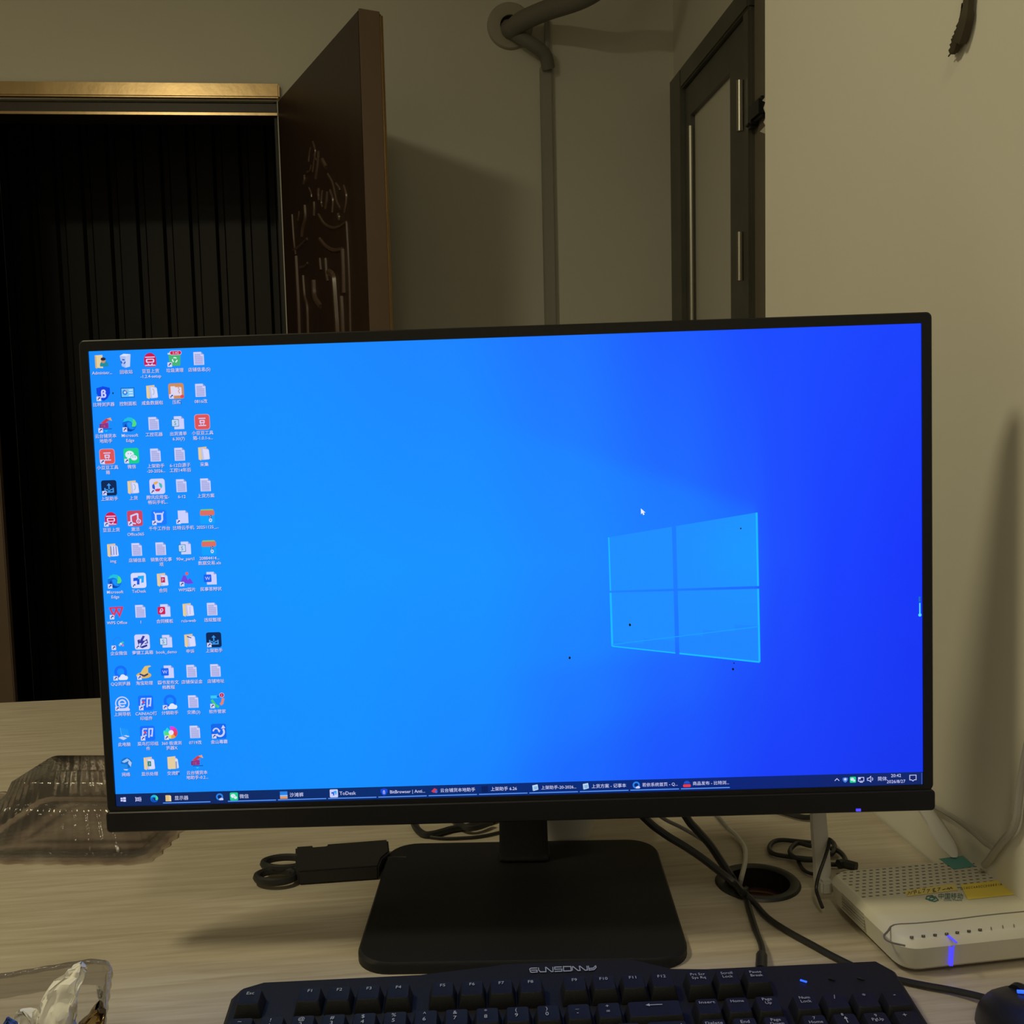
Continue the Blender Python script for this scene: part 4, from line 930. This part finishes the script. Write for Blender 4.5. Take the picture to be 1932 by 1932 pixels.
def d_sym(f):
    for k, (x, y) in enumerate(((1720, 1769), (1742, 1767), (1764, 1765), (1786, 1763), (1806, 1760.5), (1828, 1758), (1849, 1755.5))):
        f.rect(x-3.4, y-2.2, x+3.4, y+2.2, (70, 66, 56)); f.rect(x-1.4+(k % 3)*0.6, y-1.2, x+1.2, y+0.6, (150, 140, 110))
    for x, y in ((1870, 1753), (1892, 1750), (1913, 1748)): f.stroke([(x-0.4, y-3), (x+0.4, y+3)], 1.4, (90, 84, 70))
sticker('indicator_symbols', d_sym)
la_, lb_ = rpx(1792, 1768), rpx(1799, 1778)
MB().box((la_.x-0.0008, lb_.y-0.001, ZT-0.0002), (la_.x+0.0008, la_.y+0.002, ZT+0.0004)).build('lit_indicator', led_blue_soft, rt)
q0 = RI @ onZ(1800, 1826, 0.003)
MB().loft([[(la_.x+0.0005+x*w, -0.0005+0.0012*(1-abs(x)), z) for x in (-1, -0.4, 0.4, 1)] + [(la_.x+0.0005+x*w, 0.002, z) for x in (1, -1)] for z, w in ((0.0045, 0.0010), (0.010, 0.0013), (0.016, 0.0016), (0.0195, 0.0020))]).build('light_bar', led_blue_soft, rt)
def antenna(pts, w, name='antenna'):
    P = catmull([Vector(p) for p in pts], 4); n = len(P); rings = []
    for i, p in enumerate(P):
        t = i/(n-1); k = w*(0.62+0.55*min(1, t*5)-0.25*t) * (0.7 if i in (0, n-1) else 1)
        rings.append([RI @ (p+Vector((k*math.cos(a)*0.5, k*math.sin(a)*0.32, 0))) for a in [2*math.pi*q/10 for q in range(10)]])
    MB().loft(rings).build(name, ant_m, rt)
a0 = onY(1549, 1684, 0.776)
antenna([a0, onY(1551, 1640, 0.777), onY(1545, 1560, 0.778), onY(1543, 1520, 0.779), onY(1538, 1380, 0.781)], 0.0138)
antenna([onY(1800, 1616, 0.772), onY(1777, 1577, 0.79), onY(1746, 1528, 0.81), onY(1672, 1420, 0.845)], 0.014)
hg = RI @ Vector((a0.x, 0.772, DESK_Z+0.014))
MB().box((hg.x-0.004, hg.y-0.006, hg.z-0.008), (hg.x+0.007, hg.y+0.006, hg.z+0.004)).build('antenna_hinge', ant_m, rt, bevel=0.002)

# ---------------------------------------------------------------- cords behind the monitor
def cord(name, pts, r, m, label, cat, group=None, smooth=5, seg=8):
    return single(MB().tube(pts, r, seg, smooth), name, m, label, cat, group)
cord('cable', [onY(1120, 1440, 0.80), onY(1213, 1540, 0.80), onY(1253, 1573, 0.80), onY(1292, 1597, 0.80), onY(1326, 1620, 0.80), onY(1357, 1644, 0.797), onY(1388, 1668, 0.79), onZ(1402, 1684, 0.0095), onZ(1408, 1678, -0.01)], 0.0032, cord_m, 'thick black cable from the monitor, left of the two dropping into the desk hole', 'cable')
cord('cable', [onY(1235, 1440, 0.81), onY(1294, 1540, 0.81), onY(1312, 1563, 0.81), onY(1338, 1592, 0.81), onY(1357, 1620, 0.81), onY(1370, 1640, 0.808), onY(1380, 1655, 0.806), onZ(1388, 1668, -0.004)], 0.0034, cord_m, 'thick black cable from the monitor, right of the two dropping into the desk hole', 'cable')
cord('cable', [onY(1200, 1500, 0.86), onY(1247, 1541, 0.86), onY(1285, 1561, 0.855), onY(1318, 1580, 0.85), onY(1342, 1597, 0.84), onY(1358, 1617, 0.83), onY(1370, 1645, 0.815), onZ(1377, 1668, -0.004)], 0.0017, grey_cord, 'thin grey cable between the two thick black ones at the desk hole', 'cable')
cord('cable', [onY(1320, 1500, 0.99), onZ(1352, 1538, 0.02), onZ(1371, 1560, 0.008), onZ(1391, 1578, 0.004), onZ(1405, 1600, 0.003), onZ(1406, 1625, 0.004), onZ(1399, 1655, 0.004), onZ(1394, 1675, -0.008)], 0.0022, white_cord, 'white cable curving over the desk into the desk hole', 'cable')
lp = empty('power_cord', onZ(840, 1575, 0), 'black cord lying in a slack loop left of the monitor neck', 'cord')
def z8(L_, z=0.0032, s_=4.83, ox=760, oy=1520): return [onZ(ox+x/s_, oy+y/s_, z) for x, y in L_]
MB().tube(z8([(40,40),(85,110),(110,185),(150,235),(205,264),(280,258),(360,238),(450,213),(600,190),(780,148),(900,100)]), 0.0034, 8, 5).build('loop', cord_m, lp)
MB().tube(z8([(400,60),(480,140),(540,185),(610,205),(700,190),(800,150)], 0.006), 0.0032, 8, 5).build('strand', cord_m, lp)
MB().tube(z8([(250,285),(330,295),(430,298),(560,292),(660,285),(780,266),(900,238)], 0.002), 0.0015, 6, 5).build('thin_strand', cord_m, lp)
tc_ = empty('tied_cord', onZ(1530, 1610, 0), 'black adapter cord folded in loops and tied, behind the router antenna', 'cord')
def z5(L_, z=0.003): return z8(L_, z, 3.864, 1150, 1500)
MB().tube(z5([(1470,347),(1360,336),(1250,328),(1190,345),(1164,388),(1195,428),(1300,448),(1470,466),(1560,460)]), 0.0021, 8, 4).build('outer_loop', cord_m, tc_)
MB().tube(z5([(1560,378),(1460,370),(1380,350),(1335,375),(1315,410),(1335,445),(1400,470),(1500,474)], 0.0058), 0.0021, 8, 4).build('inner_loop', cord_m, tc_)
MB().tube(z5([(1560,330),(1600,325),(1640,365),(1630,420),(1600,430),(1590,390),(1640,395),(1690,425),(1715,460),(1718,490)], 0.005), 0.0022, 8, 4).build('knot', cord_m, tc_)
MB().tube(z5([(1500,490),(1600,505),(1680,506)], 0.004), 0.0021, 8, 4).build('strand', cord_m, tc_)
MB().tube(z5([(1670,505),(1700,500),(1740,508),(1800,524)], 0.008), 0.0042, 8, 3).build('plug', blk, tc_)
MB().tube(z5([(1375,482),(1410,540),(1460,570),(1530,580),(1590,576)], 0.0025), 0.0016, 6, 4).build('loose_end', cord_m, tc_)
cord('wire', [onY(x, y, Y) for x, y, Y in ((1566, 1582, 0.775), (1562, 1600, 0.770), (1554, 1625, 0.766), (1545, 1650, 0.763), (1540, 1676, 0.760), (1545, 1695, 0.752), (1552, 1713, 0.745))], 0.0014, cord_m, 'thin black wire hanging in front of the router antenna', 'wire')
cord('cord', z5([(1180,100),(1290,132),(1365,153),(1440,163),(1540,150)], 0.004), 0.0028, cord_m, 'short stretch of black cord on the desk just under the right half of the monitor', 'cord')
def z6(L_, X=WX-0.006): return [onX(1640+x/6.616, 1480+y/6.616, X) for x, y in L_]
cord('wall_cable', z6([(700,210),(830,285),(940,345),(1100,445),(1300,598),(1440,725),(1530,785),(1555,830)]), 0.0021, wall_cord, 'thinner grey cable sloping down the right wall from the monitor corner', 'cable')
cord('wall_cable', z6([(2060,-900),(1960,-400),(1890,0),(1862,250),(1838,430),(1778,580),(1665,715),(1570,840),(1500,940),(1440,1010)]), 0.0029, wall_cord, 'thicker grey cable coming down the right wall and bending behind the router', 'cable')

# ---------------------------------------------------------------- cup, scissors, clear boxes, tissue
cb = onZ(1066, 1592, 0)
cp = MB().lathe([(0.0, 0.003), (0.027, 0.003), (0.0275, 0.004), (0.032, 0.018), (0.0405, 0.038), (0.046, 0.06), (0.048, 0.075), (0.0465, 0.075), (0.044, 0.06), (0.038, 0.038), (0.030, 0.018), (0.026, 0.006), (0.0, 0.006)], 40, Matrix.Translation((cb.x, 0.935, DESK_Z-0.003)))
single(cp, 'cup', cup_m, 'white tapered cup standing behind the monitor neck', 'cup', ang=40)
SCX = empty('scissors', onZ(560, 1640, 0), 'scissors with black loop handles, pushed into a dark sleeve', 'scissors')
def z4(L_, z): return [onZ(450+x/2.415, 1520+y/2.415, z) for x, y in L_]
def eln(cx, cy, rx, ry, tilt, n=14): return [(cx+rx*math.cos(a)*math.cos(tilt)-ry*math.sin(a)*math.sin(tilt), cy+rx*math.cos(a)*math.sin(tilt)+ry*math.sin(a)*math.cos(tilt)) for a in [2*math.pi*k/n for k in range(n)]]
MB().tube(z4(eln(212, 260, 98, 25, -0.05), 0.0085), 0.0034, 8, 3, closed=True).build('finger_loop', blk, SCX)
MB().tube(z4(eln(170, 322, 86, 26, -0.06), 0.006), 0.0036, 8, 3, closed=True).build('finger_loop', blk, SCX)
MB().tube(z4([(180, 288), (260, 290), (330, 285)], 0.007), 0.0036, 8, 3).build('shank', blk, SCX)
MB().tube(z4([(300, 275), (500, 262), (690, 245), (740, 243), (765, 244)], 0.0065), 0.0026, 6, 3).build('blade', blk_gloss, SCX)
shp = z4([(262, 246), (345, 240), (348, 247), (400, 243), (402, 234), (684, 212), (690, 268), (655, 300), (640, 338), (272, 364), (262, 350)], 0)
sm_ = MB(); sm_.loft([[p+Vector((0, 0, h)) for p in shp] for h in (0.0, 0.0125)])
single(sm_, 'sleeve', sheath_m, 'dark flat sleeve holding the scissors, left of the monitor base', 'sleeve', bevel=0.0015)

def plastic_shell(pP, ex, ey, w, d, levels, rib, N=220):
    """levels: (inset, height, rib amount); outline is a rounded rectangle from corner pP along ex (w) and ey (d)"""
    rings = []
    for a, z, k in levels:
        pts = []
        ww, dd, r = w-2*a, d-2*a, max(0.004, 0.016-a*0.2); per = 2*(ww+dd)
        base = rr(a, a, w-a, d-a, r, 6); base.append(base[0]); acc = []; L_ = 0
        for i in range(len(base)-1): acc.append(L_); L_ += math.dist(base[i], base[i+1])
        acc.append(L_)
        for q in range(N):
            t = L_*q/N; i = max(j for j in range(len(acc)-1) if acc[j] <= t); f_ = (t-acc[i])/max(1e-9, acc[i+1]-acc[i])
            x = base[i][0]+(base[i+1][0]-base[i][0])*f_; y = base[i][1]+(base[i+1][1]-base[i][1])*f_
            dx, dy = base[i+1][0]-base[i][0], base[i+1][1]-base[i][1]; l_ = math.hypot(dx, dy) or 1
            o = rib*k*math.sin(2*math.pi*q/N*44); x += dy/l_*o; y -= dx/l_*o
            pts.append(pP+ex*x+ey*y+Vector((0, 0, z)))
        rings.append(pts)
    return rings
A0 = onZ(278, 1633, 0); exA = onZ(0, 1631, 0)-A0; exA.z = 0; exA.normalize()
eyA = Vector((exA.y, -exA.x, 0)); eyA = eyA if eyA.y > 0 else -eyA
cl = empty('fruit_box', A0, 'clear ribbed plastic clamshell box lying behind the left edge of the monitor', 'box')
tl_ = onZ(100, 1424, 0.062)-A0; dw, dd = tl_.dot(exA)+0.046, (onZ(150, 1424, 0.062)-A0).dot(eyA)+0.046
rgs = plastic_shell(A0, exA, eyA, dw, dd, [(0.014, 0.0055, 0.6), (0.017, 0.012, 1), (0.026, 0.036, 1), (0.030, 0.042, 0.6), (0.037, 0.0425, 0.2), (0.044, 0.060, 0.3), (0.048, 0.062, 0)], 0.0014)
MB().loft(rgs, False, True).build('lid', clear_m, cl, ang=60)
rgs = plastic_shell(A0, exA, eyA, dw+0.06, dd, [(-0.001, 0.0045, 1.2), (0.002, 0.0062, 1.2), (0.010, 0.0058, 0.8), (0.016, 0.0058, 0.4)], 0.0014)
MB().loft(rgs, False, False).build('flange', clear_m, cl, ang=60)
rgs = plastic_shell(A0, exA, eyA, dw+0.06, dd, [(0.0, 0.0030, 0.8), (0.006, 0.0035, 0.8), (0.016, 0.0035, 0.6), (0.022, 0.0012, 1), (0.030, 0.0010, 0)], 0.0012)
MB().loft(rgs, False, True).build('tray', clear_m, cl, ang=60)
# upright clear box at the near left
ZB = 0.078
Bc = onZ(204, 1806, ZB); Bc.z = DESK_Z
exB = onZ(0, 1840, ZB)-onZ(204, 1806, ZB); exB.z = 0; exB.normalize(); eyB = Vector((-exB.y, exB.x, 0)); eyB = eyB if eyB.y < 0 else -eyB
bx = empty('open_box', Bc, 'clear open plastic box with white tissue in it at the near left', 'box')
rgs = plastic_shell(Bc, exB, eyB, 0.155, 0.115, [(0.006, 0.0015, 0), (0.004, 0.003, 0.3), (0.002, 0.052, 0.8), (0.0012, 0.056, 0.2), (0.0008, ZB-0.014, 0.2)], 0.0010)
MB().loft(rgs, True, False).build('tub', tub_m, bx, ang=60)
rgs = plastic_shell(Bc, exB, eyB, 0.155, 0.115, [(0.0008, ZB-0.014, 0.2), (0.0, ZB-0.001, 0.25), (-0.001, ZB, 0.25), (-0.003, ZB-0.0005, 0.3), (-0.0033, ZB-0.004, 0.3)], 0.0012)
MB().loft(rgs, False, False).build('rim', rim_m, bx, ang=60)
def crumple(outline, Y, depth, seed, amp=0.010, n=26):
    """crumpled sheet: both faces of a pillow over the outline, folded by noise"""
    xs = [p[0] for p in outline]; ys = [p[1] for p in outline]; m = MB()
    def inside(x, y):
        c = False; j = len(outline)-1
        for i in range(len(outline)):
            a, b_ = outline[i], outline[j]
            if (a[1] > y) != (b_[1] > y) and x < (b_[0]-a[0])*(y-a[1])/(b_[1]-a[1])+a[0]: c = not c
            j = i
        return c
    def edge(y):
        cr = []
        for i in range(len(outline)):
            a, b_ = outline[i], outline[(i+1) % len(outline)]
            if (a[1] > y) != (b_[1] > y): cr.append((b_[0]-a[0])*(y-a[1])/(b_[1]-a[1])+a[0])
        return (min(cr), max(cr)) if cr else None
    rings = []; y0, y1 = min(ys)+0.5, max(ys)-0.5
    for j in range(n+1):
        y = y0+(y1-y0)*j/n; e = edge(y); ring = []
        for k in range(2*n):
            a = 2*math.pi*k/(2*n); x = (e[0]+e[1])/2+(e[1]-e[0])/2*math.cos(a)
            p = onY(x, y, Y); w = (onY(e[1], y, Y)-onY(e[0], y, Y)).length
            q = Vector((p.x*60+seed, p.z*60, math.sin(a)*1.3)); nz = noise.noise(q)+0.6*abs(noise.noise(q*2.3))
            p = p+Vector((0.25*amp*noise.noise(q*1.7+Vector((9, 0, 0))), -math.sin(a)*min(depth, w*0.4)+amp*nz, 0.3*amp*noise.noise(q*1.9)))
            if p.z < DESK_Z+0.003: p.z = DESK_Z+0.003
            ring.append(p)
        rings.append(ring)
    return m.loft(rings)
single(crumple([(30, 2030), (56, 1955), (76, 1915), (84, 1880), (90, 1862), (100, 1852), (116, 1856), (126, 1842), (142, 1835), (154, 1839), (155, 1852), (150, 1866), (142, 1884), (141, 1910), (137, 1945), (140, 2030)], 0.505, 0.014, 3.1, 0.011), 'tissue', tissue_m, 'tall crumpled white tissue standing in the clear box at the near left', 'tissue', ang=30)
single(crumple([(10, 2010), (16, 1940), (26, 1918), (40, 1912), (62, 1919), (66, 1936), (70, 2010)], 0.495, 0.010, 8.3, 0.010), 'tissue', tissue_m, 'low crumpled white tissue at the far left inside the clear box', 'tissue', ang=30)
single(crumple([(-6, 2000), (4, 1938), (12, 1925), (24, 1936), (30, 2000)], 0.480, 0.006, 5.3, 0.006), 'wrapper', blue_m, 'scrap of blue wrapper beside the low tissue in the clear box', 'wrapper', ang=30)
single(crumple([(140, 2010), (148, 1934), (168, 1914), (186, 1902), (192, 1925), (196, 2010)], 0.505, 0.010, 12.3, 0.012), 'wrapper', foil_m, 'crumpled shiny golden wrapper in the right corner of the clear box', 'wrapper', ang=25)

# dark feathery tuft hanging against the right wall
fx = WX-0.005; ft = MB()
def z7(L_): return [onX(1700+x/8.33, y/8.33, fx) for x, y in L_]
ft.tube([Vector((WX-0.004, z7([(1075, -300)])[0].y, 2.749)), z7([(1075, -300)])[0]], 0.0012, 6, 1)
ft.tube(z7([(1075, -700), (1072, -300), (1062, 0), (1030, 300), (960, 560), (900, 720)]), 0.004, 6, 4, radii=[0.0016, 0.003, 0.0045, 0.006, 0.006, 0.001])
for k in range(26):
    t = k/25; y = 40+640*t; x = 1055-150*t**1.6-20; sp_ = 235-70*t
    e = (x-sp_*(0.45+0.5*random.random())*min(1, 0.35+t), y+sp_*(0.9+0.5*random.random()))
    ft.tube(z7([(x, y), ((x+e[0])/2+14, (y+e[1])/2), e]), 0.0034, 5, 3, radii=[0.004, 0.0034, 0.0006])
single(ft, 'hanging_frond', frond_m, 'dark feathery frond hanging against the right wall near the ceiling', 'frond')

bpy.data.objects.remove(_fo)
for o in bpy.data.objects:
    for k in ('_org', 'used'):
        if k in o: del o[k]
